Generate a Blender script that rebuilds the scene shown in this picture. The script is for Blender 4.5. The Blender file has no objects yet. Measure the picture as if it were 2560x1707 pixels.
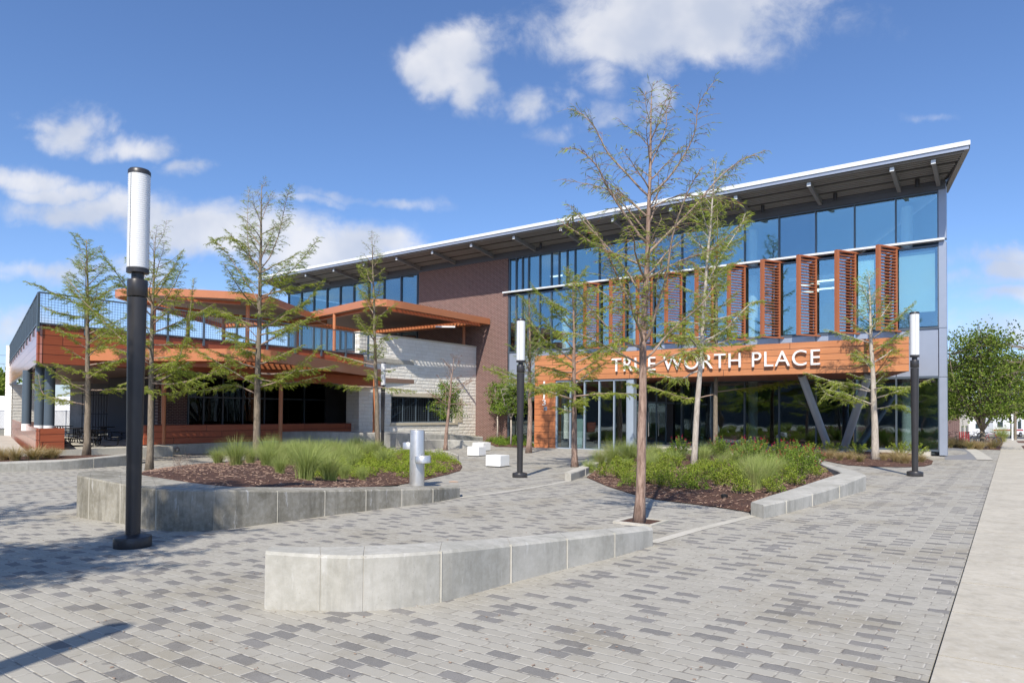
import bpy, bmesh, math, random
import numpy as np
from mathutils import Vector, Matrix
from mathutils.geometry import delaunay_2d_cdt
R = math.radians
SC = bpy.context.scene
COL = SC.collection
# ---------------------------------------------------------------- camera
CAMZ, PITCH, ROLL, FPX, SHIFT = 1.6, R(1.1), 0.008, 1706.7, 0.0565
cf = Vector((0, math.cos(PITCH), math.sin(PITCH)))
cu0 = Vector((0, -math.sin(PITCH), math.cos(PITCH)))
cr0 = Vector((1, 0, 0))
cu = (cu0 * math.cos(ROLL) - cr0 * math.sin(ROLL))
cr = (cr0 * math.cos(ROLL) + cu0 * math.sin(ROLL))
cam = bpy.data.cameras.new('camera')
camo = bpy.data.objects.new('camera', cam)
COL.objects.link(camo)
m = Matrix.Identity(4)
for i in range(3):
    m[i][0], m[i][1], m[i][2] = cr[i], cu[i], -cf[i]
m[2][3] = CAMZ
camo.matrix_world = m
cam.sensor_width, cam.lens = 36.0, 24.0
cam.shift_y = SHIFT
cam.clip_start, cam.clip_end = 0.1, 6000
SC.camera = camo
SC.render.resolution_x, SC.render.resolution_y = 1024, 682
# ---------------------------------------------------------------- world and sun
SUN_EL, SX, SY = R(46), 0.242, 0.970
SC.view_settings.view_transform = 'Standard'
SC.view_settings.look = 'None'
SC.view_settings.exposure = 0.30
SC.view_settings.gamma = 1.0
SC.cycles.max_bounces = 7
SC.cycles.transparent_max_bounces = 12
SC.cycles.use_denoising = True
sun = bpy.data.lights.new('sun', 'SUN')
sun.energy, sun.angle, sun.color = 4.7, R(0.6), (1.0, 0.93, 0.82)
suno = bpy.data.objects.new('sun', sun)
COL.objects.link(suno)
sdir = Vector((SX * math.cos(SUN_EL), SY * math.cos(SUN_EL), -math.sin(SUN_EL)))
suno.rotation_euler = (-sdir).to_track_quat('Z', 'Y').to_euler()
suno.location = (-20, -60, 60)

class NT:
    """small helper around a node tree"""
    def __init__(s, tree):
        s.t = tree; s.n = tree.nodes; s.l = tree.links
    def set(s, sock, v):
        if isinstance(v, bpy.types.NodeSocket): s.l.new(v, sock)
        elif isinstance(v, (tuple, list)) and len(v) == 3 and sock.type == 'RGBA': sock.default_value = (*v, 1)
        else: sock.default_value = v
    def math(s, op, a, b=0.0, c=0.0, clamp=False):
        x = s.n.new('ShaderNodeMath'); x.operation = op; x.use_clamp = clamp
        s.set(x.inputs[0], a); s.set(x.inputs[1], b); s.set(x.inputs[2], c)
        return x.outputs[0]
    def vm(s, op, a, b=(0, 0, 0)):
        x = s.n.new('ShaderNodeVectorMath'); x.operation = op
        s.set(x.inputs[0], a); s.set(x.inputs[1], b)
        return x.outputs['Value'] if op in ('LENGTH', 'DOT_PRODUCT', 'DISTANCE') else x.outputs[0]
    def noise(s, vec, scale, detail=4, rough=0.55, dist=0.0):
        x = s.n.new('ShaderNodeTexNoise'); s.l.new(vec, x.inputs['Vector'])
        x.inputs['Scale'].default_value = scale; x.inputs['Detail'].default_value = detail
        x.inputs['Roughness'].default_value = rough; x.inputs['Distortion'].default_value = dist
        return x.outputs['Fac']
    def white(s, vec):
        x = s.n.new('ShaderNodeTexWhiteNoise'); x.noise_dimensions = '3D'; s.l.new(vec, x.inputs['Vector'])
        return x.outputs['Value']
    def mix(s, f, a, b, mode='MIX'):
        x = s.n.new('ShaderNodeMix'); x.data_type = 'RGBA'; x.blend_type = mode
        s.set(x.inputs[0], f); s.set(x.inputs[6], a); s.set(x.inputs[7], b)
        return x.outputs[2]
    def ramp(s, f, lo, hi, clamp=True):
        x = s.n.new('ShaderNodeMapRange'); x.interpolation_type = 'SMOOTHSTEP'
        s.set(x.inputs[0], f); x.inputs[1].default_value = lo; x.inputs[2].default_value = hi
        return x.outputs[0]
    def comb(s, x, y, z=0.0):
        c = s.n.new('ShaderNodeCombineXYZ')
        for i, v in enumerate((x, y, z)): s.set(c.inputs[i], v)
        return c.outputs[0]
    def sep(s, v):
        c = s.n.new('ShaderNodeSeparateXYZ'); s.l.new(v, c.inputs[0]); return c.outputs
    def scale(s, v, k):
        x = s.n.new('ShaderNodeVectorMath'); x.operation = 'MULTIPLY'
        s.set(x.inputs[0], v); x.inputs[1].default_value = k
        return x.outputs[0]

world = bpy.data.worlds.new('World'); SC.world = world
world.use_nodes = True
wt = NT(world.node_tree); wt.n.clear()
sky = wt.n.new('ShaderNodeTexSky'); sky.sky_type = 'NISHITA'; sky.sun_disc = False
sky.sun_elevation = SUN_EL; sky.sun_rotation = R(194)
sky.air_density, sky.dust_density, sky.ozone_density = 1.0, 0.6, 2.5
tc = wt.n.new('ShaderNodeTexCoord').outputs['Generated']
wx, wy, wz = wt.sep(tc)
ysafe = wt.math('MAXIMUM', wt.math('ABSOLUTE', wy), 0.15)
ga = wt.math('DIVIDE', wx, ysafe)
gb = wt.math('DIVIDE', wz, ysafe)
front = wt.math('GREATER_THAN', wy, 0.0)
gvec = wt.comb(ga, gb, wt.math('MULTIPLY', front, 7.0))
warp = wt.noise(gvec, 3.5, 5, 0.6)
warp2 = wt.noise(wt.vm('ADD', gvec, (5.2, 1.3, 0)), 3.5, 5, 0.6)
ga2 = wt.math('ADD', ga, wt.math('MULTIPLY', wt.math('SUBTRACT', warp, 0.5), 0.30))
gb2 = wt.math('ADD', gb, wt.math('MULTIPLY', wt.math('SUBTRACT', warp2, 0.5), 0.14))
BLOBS = [(-0.72, 0.12, .16, .03, .6), (-0.45, 0.15, .14, .02, .5), (0.70, 0.07, .14, .02, .55), (0.64, 0.205, .05, .02, .5), (0.18, 0.565, .16, .055, 1.2), (0.30, 0.565, .12, .05, 1.15), (-0.11, 0.50, .06, .045, 1.0), (-0.075, 0.505, .05, .05, .9), (-0.66, 0.32, .10, .02, .9), (-0.54, 0.285, .12, .025, .95), (-0.40, 0.255, .14, .035, 1.0), (-0.28, 0.225, .12, .05, 1.05), (0.74, 0.17, .12, .02, .75), (0.68, 0.12, .14, .03, .6), (0.73, 0.215, .09, .03, .85), (-0.30, 0.30, .10, .012, .5), (0.06, 0.42, .05, .02, .5),   # direction of each cloud (tangent of azimuth and of elevation), its half size and its weight
    (0.26, 0.60, .22, .080, 1.15), (0.16, 0.60, .12, .06, .9), (0.36, 0.585, .11, .05, .9),
    (-0.085, 0.535, .075, .050, .95), (-0.14, 0.515, .05, .04, .85), (-0.05, 0.475, .05, .035, .95), (0.03, 0.455, .045, .025, .75),
    (0.12, 0.50, .05, .045, .55), (0.135, 0.445, .05, .022, .6), (0.20, 0.47, .035, .045, .5),
    (-0.64, 0.415, .06, .030, .85), (-0.54, 0.39, .08, .022, .85), (-0.47, 0.36, .05, .018, .6),
    (-0.72, 0.335, .10, .025, .85), (-0.60, 0.295, .13, .028, 1.0), (-0.48, 0.27, .12, .028, 1.05), (-0.33, 0.245, .11, .035, .9),
    (-0.24, 0.235, .10, .045, .95), (-0.20, 0.31, .13, .014, .55), (-0.68, 0.20, .16, .022, .6), (-0.56, 0.20, .12, .03, .55),
    (0.72, 0.235, .10, .022, .75), (0.70, 0.20, .10, .03, .55), (0.60, 0.45, .06, .012, .3), (0.66, 0.14, .12, .02, .4)]
mask = None
for (bx_, by_, rx_, ry_, w_) in BLOBS:
    dx = wt.math('DIVIDE', wt.math('SUBTRACT', ga2, bx_), rx_)
    dy = wt.math('DIVIDE', wt.math('SUBTRACT', gb2, by_), ry_)
    q = wt.math('ADD', wt.math('MULTIPLY', dx, dx), wt.math('MULTIPLY', dy, dy))
    g = wt.math('MULTIPLY', wt.math('POWER', 2.718, wt.math('MULTIPLY', q, -1.0)), w_)
    mask = g if mask is None else wt.math('MAXIMUM', mask, g)
mask = wt.math('MULTIPLY', mask, front)
bvec = wt.scale(gvec, (1.0, 2.0, 1.0))
bn = wt.noise(bvec, 1.6, 6, 0.6)
back = wt.math('MULTIPLY', wt.math('SUBTRACT', 1.0, front), wt.ramp(bn, 0.5, 0.75))
fine = wt.noise(gvec, 11.0, 9, 0.66, 0.3)
edge = wt.math('ADD', mask, wt.math('MULTIPLY', wt.math('SUBTRACT', fine, 0.5), 1.12))
edge = wt.math('MULTIPLY', wt.ramp(edge, 0.17, 0.86), wt.ramp(mask, 0.03, 0.35))
dens = wt.math('MAXIMUM', edge, wt.math('MULTIPLY', back, 0.6))
dens = wt.math('MULTIPLY', dens, 0.88)
shade = wt.noise(wt.vm('ADD', gvec, (3.1, 0.03, 0)), 6.0, 4, 0.5)
ccol = wt.mix(wt.ramp(shade, 0.35, 0.65), (4.3, 4.7, 5.6), (6.6, 6.6, 6.8))
tint = wt.mix(wt.ramp(wz, 0.0, 0.30), (0.86, 0.98, 1.34), (0.80, 0.955, 1.21))
skyc = wt.mix(1.0, sky.outputs[0], tint, 'MULTIPLY')
allc = wt.mix(dens, skyc, ccol)
bg = wt.n.new('ShaderNodeBackground'); wt.l.new(allc, bg.inputs[0]); bg.inputs[1].default_value = 0.114
wo = wt.n.new('ShaderNodeOutputWorld'); wt.l.new(bg.outputs[0], wo.inputs[0])

# ---------------------------------------------------------------- from picture to place
def ray(px, py):
    a = (px - 1280) / FPX
    b = -(py - 853.5 - SHIFT * 2560) / FPX
    return cf + cr * a + cu * b
def smin(y, lim):
    return y if y < lim - 4 else (lim if y > lim + 4 else lim - 4 + (y - lim + 4) - (y - lim + 4) ** 2 / 16)
def sstep(x, a, b):
    t = min(1, max(0, (x - a) / (b - a))); return t * t * (3 - 2 * t)
def zg(x, y):
    y = max(y, -30)
    w = sstep(x, 13, 24)
    return -.0176 * ((1 - w) * smin(y, 28) + w * smin(y, 170)) + .008 * min(42, max(-15, x))
O = Vector((0, 0, CAMZ))
def atz(px, py, z):
    r = ray(px, py); return O + r * ((z - CAMZ) / r.z)
def G(px, py, dz=0.0):
    r = ray(px, py); t = 10.0; z = -.3
    for _ in range(60):
        t = (z + dz - CAMZ) / r.z
        p = O + r * t
        z = .5 * z + .5 * zg(p.x, p.y)
    return O + r * ((z + dz - CAMZ) / r.z)
def atY(px, py, Y):
    r = ray(px, py); return O + r * (Y / r.y)
U = Vector((.8043, -.5942, 0)); N = Vector((.5942, .8043, 0))   # along the front wall to the right / into the building
D0 = 39.8            # the front wall
DS = 33.8            # the timber sign plane
CW = -32.5           # the wing's front (a value of s)
def B(s, d, z): return Vector((U.x * s + N.x * d, U.y * s + N.y * d, z))
def FP(px, py, d=D0):   # pixel -> point on a plane parallel to the front wall -> (s, z)
    r = ray(px, py); t = d / r.dot(N); p = O + r * t
    return p.dot(U), p.z
def WP(px, py, s=CW):   # pixel -> point on a plane at right angles to it -> (d, z)
    r = ray(px, py); t = s / r.dot(U); p = O + r * t
    return p.dot(N), p.z
def proj(p):
    d = Vector(p) - O; w = d.dot(cf)
    return 1280 + FPX * d.dot(cr) / w, 853.5 + SHIFT * 2560 - FPX * d.dot(cu) / w

# ---------------------------------------------------------------- object helpers
def link(name, me, mat=None, parent=None, smooth=False):
    o = bpy.data.objects.new(name, me); COL.objects.link(o)
    if mat is not None and not me.materials: me.materials.append(mat)
    if parent is not None: o.parent = parent
    if smooth: me.polygons.foreach_set('use_smooth', [True] * len(me.polygons))
    return o
def tag(o, label=None, cat=None, group=None, kind=None):
    if label: o['label'] = label
    if cat: o['category'] = cat
    if group: o['group'] = group
    if kind: o['kind'] = kind
    return o
def thing(name, label, cat, loc=(0, 0, 0), rz=0.0, group=None):
    o = bpy.data.objects.new(name, None); COL.objects.link(o)
    o.location = loc; o.rotation_euler = (0, 0, rz); o.empty_display_size = .2
    return tag(o, label, cat, group)
def copy_tree(o, parent=None):
    c = o.copy(); COL.objects.link(c); c.parent = parent
    for ch in o.children: copy_tree(ch, c)
    return c
class MB:
    def __init__(s): s.v = []; s.f = []; s.smooth = False
    def hexa(s, p):   # 8 corners, bottom four then top four, counter-clockwise
        b = len(s.v); s.v += [tuple(q) for q in p]
        s.f += [(b, b+3, b+2, b+1), (b+4, b+5, b+6, b+7), (b, b+1, b+5, b+4), (b+1, b+2, b+6, b+5), (b+2, b+3, b+7, b+6), (b+3, b, b+4, b+7)]
    def box(s, x0, x1, y0, y1, z0, z1, F=None):
        F = F or (lambda a, b, c: (a, b, c))
        s.hexa([F(x0, y0, z0), F(x1, y0, z0), F(x1, y1, z0), F(x0, y1, z0), F(x0, y0, z1), F(x1, y0, z1), F(x1, y1, z1), F(x0, y1, z1)])
        return s
    def bx(s, *a): return s.box(*a, F=B)      # in building coordinates s, d, z
    def prism(s, poly, z0, z1):
        b = len(s.v); n = len(poly)
        a = sum(poly[i][0] * poly[(i+1) % n][1] - poly[(i+1) % n][0] * poly[i][1] for i in range(n))
        if a < 0: poly = poly[::-1]
        f0 = z0 if callable(z0) else (lambda x, y: z0)
        f1 = z1 if callable(z1) else (lambda x, y: z1)
        s.v += [(p[0], p[1], f0(p[0], p[1])) for p in poly] + [(p[0], p[1], f1(p[0], p[1])) for p in poly]
        s.f.append(tuple(b + n - 1 - i for i in range(n))); s.f.append(tuple(b + n + i for i in range(n)))
        for i in range(n):
            j = (i + 1) % n; s.f.append((b+i, b+j, b+n+j, b+n+i))
        return s
    def tube(s, pts, rad, k=8, cap=True):
        pts = [Vector(p) for p in pts]; n = len(pts)
        if not hasattr(rad, '__len__'): rad = [rad] * n
        b = len(s.v); prev = None
        for i, p in enumerate(pts):
            t = (pts[min(i+1, n-1)] - pts[max(i-1, 0)]).normalized()
            if prev is None:
                a = t.orthogonal().normalized()
            else:
                a = (prev - t * prev.dot(t)); a = a.normalized() if a.length > 1e-6 else t.orthogonal().normalized()
            prev = a; c = t.cross(a)
            for j in range(k):
                w = 2 * math.pi * j / k
                s.v.append(tuple(p + (a * math.cos(w) + c * math.sin(w)) * rad[i]))
        for i in range(n - 1):
            for j in range(k):
                q = (j + 1) % k
                s.f.append((b+i*k+j, b+i*k+q, b+(i+1)*k+q, b+(i+1)*k+j))
        if cap:
            s.f.append(tuple(b + k - 1 - j for j in range(k))); s.f.append(tuple(b + (n-1)*k + j for j in range(k)))
        return s
    def lathe(s, c, prof, k=28, sx=1.0, sy=1.0):   # prof: (radius, z)
        b = len(s.v); n = len(prof)
        for r, z in prof:
            for j in range(k):
                w = 2 * math.pi * j / k
                s.v.append((c[0] + math.cos(w) * r * sx, c[1] + math.sin(w) * r * sy, c[2] + z))
        for i in range(n - 1):
            for j in range(k):
                q = (j + 1) % k
                s.f.append((b+i*k+j, b+i*k+q, b+(i+1)*k+q, b+(i+1)*k+j))
        s.f.append(tuple(b + k - 1 - j for j in range(k))); s.f.append(tuple(b + (n-1)*k + j for j in range(k)))
        return s
    def mesh(s, name, smooth=False):
        me = bpy.data.meshes.new(name); me.from_pydata(s.v, [], s.f); me.update()
        if smooth: me.shade_smooth(); 
        return me
    def build(s, name, mat, parent=None, smooth=False, bevel=0):
        me = s.mesh(name)
        if smooth:
            me.shade_smooth()
            try: me.set_sharp_from_angle(angle=R(40))
            except Exception: pass
        o = link(name, me, mat, parent)
        if bevel:
            md = o.modifiers.new('bevel', 'BEVEL'); md.width = bevel; md.segments = 2; md.limit_method = 'ANGLE'
        return o
def np_mesh(name, V, Fq):
    """V (n,3), Fq (m,k) arrays"""
    me = bpy.data.meshes.new(name); V = np.asarray(V, np.float32); Fq = np.asarray(Fq, np.int32)
    me.vertices.add(len(V)); me.vertices.foreach_set('co', V.ravel())
    k = Fq.shape[1]; me.loops.add(Fq.size); me.loops.foreach_set('vertex_index', Fq.ravel())
    me.polygons.add(len(Fq)); me.polygons.foreach_set('loop_start', np.arange(0, Fq.size, k, dtype=np.int32))
    me.update(calc_edges=True); me.validate()
    return me
def leaves(P, D, L, W, rng, flat=0.0):
    """a diamond of length L, width W at each point P along direction D"""
    n = len(P); D = D / (np.linalg.norm(D, axis=1)[:, None] + 1e-9)
    A = rng.normal(size=(n, 3)); A[:, 2] *= (1 - flat)
    if flat: A[:, 2] *= .3
    S_ = np.cross(D, A); S_ /= (np.linalg.norm(S_, axis=1)[:, None] + 1e-9)
    L = np.broadcast_to(L, (n,))[:, None]; W = np.broadcast_to(W, (n,))[:, None]
    V = np.stack([P, P + D * L * .45 + S_ * W * .5, P + D * L, P + D * L * .45 - S_ * W * .5], 1).reshape(-1, 3)
    return V, np.arange(4 * n).reshape(n, 4)
# ---------------------------------------------------------------- materials
def mat(name):
    m = bpy.data.materials.new(name); m.use_nodes = True
    t = NT(m.node_tree); b = t.n['Principled BSDF']
    return m, t, b
def pos(t): return t.n.new('ShaderNodeNewGeometry').outputs['Position']
def bump(t, b, h, strength=.3, dist=.01):
    x = t.n.new('ShaderNodeBump'); t.set(x.inputs['Height'], h)
    x.inputs['Strength'].default_value = strength; x.inputs['Distance'].default_value = dist
    t.l.new(x.outputs[0], b.inputs['Normal'])
def plain(name, col, rough=.5, metal=0.0, var=.12, scale=3.0, bmp=0.0):
    m, t, b = mat(name); p = pos(t)
    n = t.noise(p, scale, 5)
    c = t.mix(n, tuple(x * (1 - var) for x in col), tuple(min(1, x * (1 + var)) for x in col))
    t.set(b.inputs['Base Color'], c); b.inputs['Roughness'].default_value = rough; b.inputs['Metallic'].default_value = metal
    t.set(b.inputs['Roughness'], t.math('ADD', rough - .06, t.math('MULTIPLY', n, .12)))
    if bmp: bump(t, b, t.noise(p, scale * 12, 4), bmp, .005)
    return m
def bcoord(t, o=None):
    """world position -> building coordinates (s, d, z)"""
    p = pos(t)
    s = t.vm('DOT_PRODUCT', p, tuple(U)); d = t.vm('DOT_PRODUCT', p, tuple(N)); z = t.sep(p)[2]
    return s, d, z
def tiles(t, a, b_, la, lb, gap, off=.5):
    """running bond: returns joint mask (1 in joint), id vector, col, row"""
    row = t.math('FLOOR', t.math('DIVIDE', b_, lb))
    a2 = t.math('ADD', t.math('DIVIDE', a, la), t.math('FRACT', t.math('MULTIPLY', row, off)))
    colm = t.math('FLOOR', a2)
    fa = t.math('MULTIPLY', t.math('FRACT', a2), la)
    fb = t.math('MULTIPLY', t.math('FRACT', t.math('DIVIDE', b_, lb)), lb)
    ja = t.math('MINIMUM', fa, t.math('SUBTRACT', la, fa)); jb = t.math('MINIMUM', fb, t.math('SUBTRACT', lb, fb))
    dist = t.math('MINIMUM', ja, jb)
    return dist, t.comb(colm, row, 3.7), colm, row, ja, jb
M = {}
# pavers
m, t, b = mat('pavers'); s_, d_, z_ = bcoord(t); P_ = pos(t)
dist, idv, colm, row, ja, jb = tiles(t, s_, d_, .25, .125, .006, .5)
grp = t.math('FLOOR', t.math('DIVIDE', colm, 4.0)); inq = t.math('SUBTRACT', colm, t.math('MULTIPLY', grp, 4.0))
par = t.math('SUBTRACT', row, t.math('MULTIPLY', t.math('FLOOR', t.math('DIVIDE', row, 2.0)), 2.0))
pick = t.math('ADD', t.math('MULTIPLY', par, 2.0), t.math('FLOOR', t.math('MULTIPLY', t.white(t.comb(grp, row, 1.3)), 2.0)))
dark = t.math('COMPARE', inq, pick, .1)
few = t.math('LESS_THAN', t.white(t.comb(grp, row, 9.1)), .86); dark = t.math('MULTIPLY', dark, few)
rnd = t.white(idv); rnd2 = t.white(t.vm('ADD', idv, (0, 0, 5.5)))
c1 = t.mix(rnd, (.315, .298, .257), (.362, .344, .298))
c2 = t.mix(rnd, (.145, .140, .135), (.19, .182, .175))
c = t.mix(dark, c1, c2)
st = t.noise(P_, .55, 5, .6); c = t.mix(t.ramp(st, .46, .72), c, t.mix(1.0, c, (.80, .76, .68), 'MULTIPLY'))
st3 = t.noise(P_, 1.7, 6, .7, 1.0); c = t.mix(t.math('MULTIPLY', t.ramp(st3, .58, .70), .5), c, t.mix(1.0, c, (.68, .64, .56), 'MULTIPLY'))
gum = t.noise(P_, 9.0, 1, .3); c = t.mix(t.math('MULTIPLY', t.ramp(gum, .765, .775), .6), c, (.13, .12, .11))
st2 = t.noise(P_, 7.0, 6, .7); c = t.mix(t.math('MULTIPLY', t.ramp(st2, .5, .8), .35), c, (.36, .33, .28))
gr = t.noise(P_, 160.0, 3, .7); c = t.mix(t.math('MULTIPLY', t.ramp(gr, .3, .7), .22), c, (.50, .48, .43))
sp = t.noise(P_, 24.0, 2, .5); c = t.mix(t.math('MULTIPLY', t.ramp(sp, .70, .76), .55), c, (.14, .12, .10))
jn = t.noise(P_, 11.0, 3, .6)
jcol = t.mix(t.ramp(jn, .45, .6), (.48, .455, .40), (.20, .18, .155))  # the paler joint tone paints in the highlight on the paver chamfers
jmask = t.math('SUBTRACT', 1.0, t.ramp(dist, .003, .0085))
c = t.mix(t.math('MULTIPLY', jmask, .85), c, jcol)
t.set(b.inputs['Base Color'], c); b.inputs['Roughness'].default_value = .9; b.inputs['Specular IOR Level'].default_value = .3
bump(t, b, t.math('ADD', t.ramp(dist, 0, .012), t.math('MULTIPLY', rnd2, .25)), .75, .006)
M['pavers'] = m
def concrete(name, ca, cb, stain=.5, joints=None):
    m, t, b = mat(name); p = pos(t)
    n1 = t.noise(p, 1.3, 6, .62); n2 = t.noise(p, 14, 5, .7)
    sv = t.noise(t.scale(p, (6.0, 6.0, .9)), 1.0, 5, .65)
    c = t.mix(t.ramp(n1, .35, .65), ca, cb)
    c = t.mix(t.math('MULTIPLY', t.ramp(n2, .35, .75), .18), c, (.70, .69, .66))
    c = t.mix(t.math('MULTIPLY', t.ramp(sv, .48, .66), stain), c, tuple(x * .62 for x in ca))
    wv = t.noise(t.scale(p, (9.0, 9.0, 1.6)), 1.0, 5, .7)
    c = t.mix(t.math('MULTIPLY', t.ramp(wv, .60, .70), stain * .9), c, (.68, .68, .67))
    sp = t.noise(p, 55, 2, .5); c = t.mix(t.math('MULTIPLY', t.ramp(sp, .68, .74), .4), c, tuple(x * .5 for x in ca))
    t.set(b.inputs['Base Color'], c); b.inputs['Roughness'].default_value = .88; b.inputs['Specular IOR Level'].default_value = .3
    bump(t, b, t.math('ADD', n2, t.noise(p, 90, 3)), .22, .004)
    return m
M['conc'] = concrete('seat_wall_concrete', (.335, .325, .285), (.455, .44, .395), .28)
M['conc_dark'] = concrete('weathered_concrete', (.19, .175, .135), (.33, .31, .26), .48)
M['conc_pale'] = concrete('pale_concrete', (.42, .40, .335), (.50, .47, .41), .2)
M['walk'] = concrete('sidewalk_concrete', (.41, .375, .305), (.48, .44, .36), .28)
M['asphalt'] = plain('asphalt', (.12, .12, .125), .9, var=.2, scale=1.0, bmp=.3)
M['drive'] = plain('grey_paving', (.21, .21, .215), .9, var=.08, scale=2.0, bmp=.2)
M['soil'] = plain('far_ground', (.25, .23, .17), .95, var=.25, scale=.2)
# mulch
m, t, b = mat('mulch'); p = pos(t)
n1 = t.noise(t.scale(p, (1, 1.6, 1)), 26, 6, .75, 1.5); n2 = t.noise(p, 3, 4); n3 = t.noise(t.scale(p, (2.2, .8, 1)), 45, 4, .7, 2.0)
c = t.mix(t.ramp(n1, .35, .65), (.06, .028, .018), (.26, .125, .08))
c = t.mix(t.math('MULTIPLY', t.ramp(n3, .62, .70), .75), c, (.42, .28, .19))
c = t.mix(t.math('MULTIPLY', t.ramp(n2, .4, .7), .35), c, (.10, .05, .035))
t.set(b.inputs['Base Color'], c); b.inputs['Roughness'].default_value = .95
bump(t, b, t.math('ADD', n1, n3), 1.0, .05)
M['mulch'] = m
# brick, in building coordinates; (front wall runs along s, returns along d)
def brick(name, axis, la=.27, lb=.09):
    m, t, b = mat(name); s, d, z = bcoord(t)
    a = s if axis == 's' else d
    dist, idv, cl, rw, ja, jb = tiles(t, a, z, la, lb, .01)
    r1 = t.white(idv)
    c = t.mix(r1, (.085, .034, .031), (.145, .062, .055))
    nz = t.noise(pos(t), 30, 4); c = t.mix(t.math('MULTIPLY', nz, .3), c, (.20, .11, .09))
    jm = t.math('SUBTRACT', 1.0, t.ramp(dist, .009, .015))
    c = t.mix(jm, c, (.36, .27, .23))
    t.set(b.inputs['Base Color'], c); b.inputs['Roughness'].default_value = .85
    bump(t, b, t.ramp(dist, .002, .014), .6, .01)
    return m
M['brick'] = brick('brick_front', 's'); M['brick_side'] = brick('brick_return', 'd')
# split-face limestone
def stone(name, axis):
    m, t, b = mat(name); s, d, z = bcoord(t); a = s if axis == 's' else d
    row = t.math('FLOOR', t.math('DIVIDE', z, .23))
    la = .62
    dist, idv, cl, rw, ja, jb = tiles(t, t.math('ADD', a, t.math('MULTIPLY', t.white(t.comb(row, 2.0, 1.0)), .5)), z, la, .23, .01)
    r1 = t.white(idv); p = pos(t)
    c = t.mix(r1, (.84, .80, .71), (.90, .87, .79))
    n = t.noise(p, 5, 6, .7); c = t.mix(t.math('MULTIPLY', t.ramp(n, .5, .8), .25), c, (.55, .50, .42))
    jm = t.math('SUBTRACT', 1.0, t.ramp(dist, .004, .012)); c = t.mix(t.math('MULTIPLY', jm, .45), c, (.50, .46, .39))
    t.set(b.inputs['Base Color'], c); b.inputs['Roughness'].default_value = .95
    pil = t.ramp(dist, 0, .06)
    h = t.math('ADD', t.math('MULTIPLY', pil, .8), t.math('ADD', t.math('MULTIPLY', t.noise(p, 3.5, 6, .7), 2.2), t.math('MULTIPLY', r1, .5)))
    bump(t, b, h, .8, .022)
    return m
M['stone'] = stone('limestone_wing', 'd'); M['stone_s'] = stone('limestone_end', 's')
M['stone_trim'] = plain('limestone_trim', (.62, .55, .42), .85, var=.08, scale=6, bmp=.1)
# timber-look panels with board joints
def wood(name, ca, cb, axis, zoff, board, length):
    m, t, b = mat(name); s, d, z = bcoord(t); a = s if axis == 's' else d
    zz = t.math('SUBTRACT', z, zoff)
    row = t.math('FLOOR', t.math('DIVIDE', zz, board))
    a3 = t.math('ADD', a, t.math('MULTIPLY', t.white(t.comb(row, 4.0, 2.0)), length))
    dist, idv, cl, rw, ja, jb = tiles(t, a3, zz, length, board, .01, 0.0)
    g = t.noise(t.comb(t.math('MULTIPLY', a, .8), t.math('MULTIPLY', z, 26.0), t.math('MULTIPLY', row, 3.1)), 1.0, 5, .6, .4)
    c = t.mix(t.ramp(g, .3, .7), ca, cb)
    g2 = t.noise(t.comb(t.math('MULTIPLY', a, .5), t.math('MULTIPLY', z, 60.0), t.math('MULTIPLY', row, 1.7)), 1.0, 4, .6); c = t.mix(t.math('MULTIPLY', t.ramp(g2, .55, .8), .35), c, tuple(x * .6 for x in ca))
    r1 = t.white(idv); c = t.mix(t.math('MULTIPLY', r1, .5), c, tuple(x * .70 for x in ca))
    jm = t.math('SUBTRACT', 1.0, t.ramp(dist, .007, .013)); c = t.mix(jm, c, (.03, .012, .008))
    t.set(b.inputs['Base Color'], c); b.inputs['Roughness'].default_value = .42
    bump(t, b, t.ramp(dist, .008, .018), .5, .012)
    return m
M['wood_sign'] = wood('timber_sign', (.53, .205, .082), (.65, .285, .125), 's', 3.51, .30, 5.2)  # same timber as the wing, with its sunlit brightness put into the colour
M['wood_pillar'] = wood('timber_pillar', (.50, .175, .07), (.62, .24, .10), 's', 3.51, .34, 9.0)
M['wood_wing'] = wood('timber_wing', (.34, .080, .034), (.43, .115, .050), 'd', 3.46, .395, 3.6)
M['wood_low'] = wood('timber_low', (.36, .085, .036), (.46, .125, .055), 'd', -.09, .31, 3.0)
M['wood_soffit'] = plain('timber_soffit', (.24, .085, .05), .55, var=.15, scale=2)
M['orange'] = plain('orange_metal', (.50, .19, .085), .32, var=.07, scale=1.5)
M['orange_beam'] = plain('orange_beam', (.40, .115, .05), .4, var=.06, scale=1.5)
M['louver'] = plain('orange_louver', (.37, .125, .055), .45, var=.07, scale=2)
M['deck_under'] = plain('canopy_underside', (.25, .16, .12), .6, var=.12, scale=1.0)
M['steel'] = plain('blue_grey_steel', (.085, .115, .145), .42, .1, var=.08)
M['steel_lt'] = plain('light_blue_steel', (.33, .39, .46), .42, .1, var=.08)
M['mullion'] = plain('mullion_metal', (.10, .125, .155), .38, .3, var=.06)
M['spandrel'] = plain('spandrel_metal', (.33, .37, .45), .32, .25, var=.05)
M['white_metal'] = plain('white_metal', (.72, .75, .77), .4, .0, var=.03)
M['beam'] = plain('dark_beam', (.085, .09, .105), .5, .0, var=.1)
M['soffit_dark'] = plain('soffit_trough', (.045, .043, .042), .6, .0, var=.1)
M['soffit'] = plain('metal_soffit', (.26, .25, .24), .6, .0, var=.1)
M['bracket'] = plain('bracket_grey', (.20, .20, .20), .5, .0, var=.08)
M['white_paint'] = plain('white_paint', (.82, .82, .80), .5, var=.02)
M['blind'] = plain('roller_blind', (.62, .74, .72), .8, var=.02)
M['inside'] = plain('interior', (.16, .16, .17), .8, var=.2, scale=.4)
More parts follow.
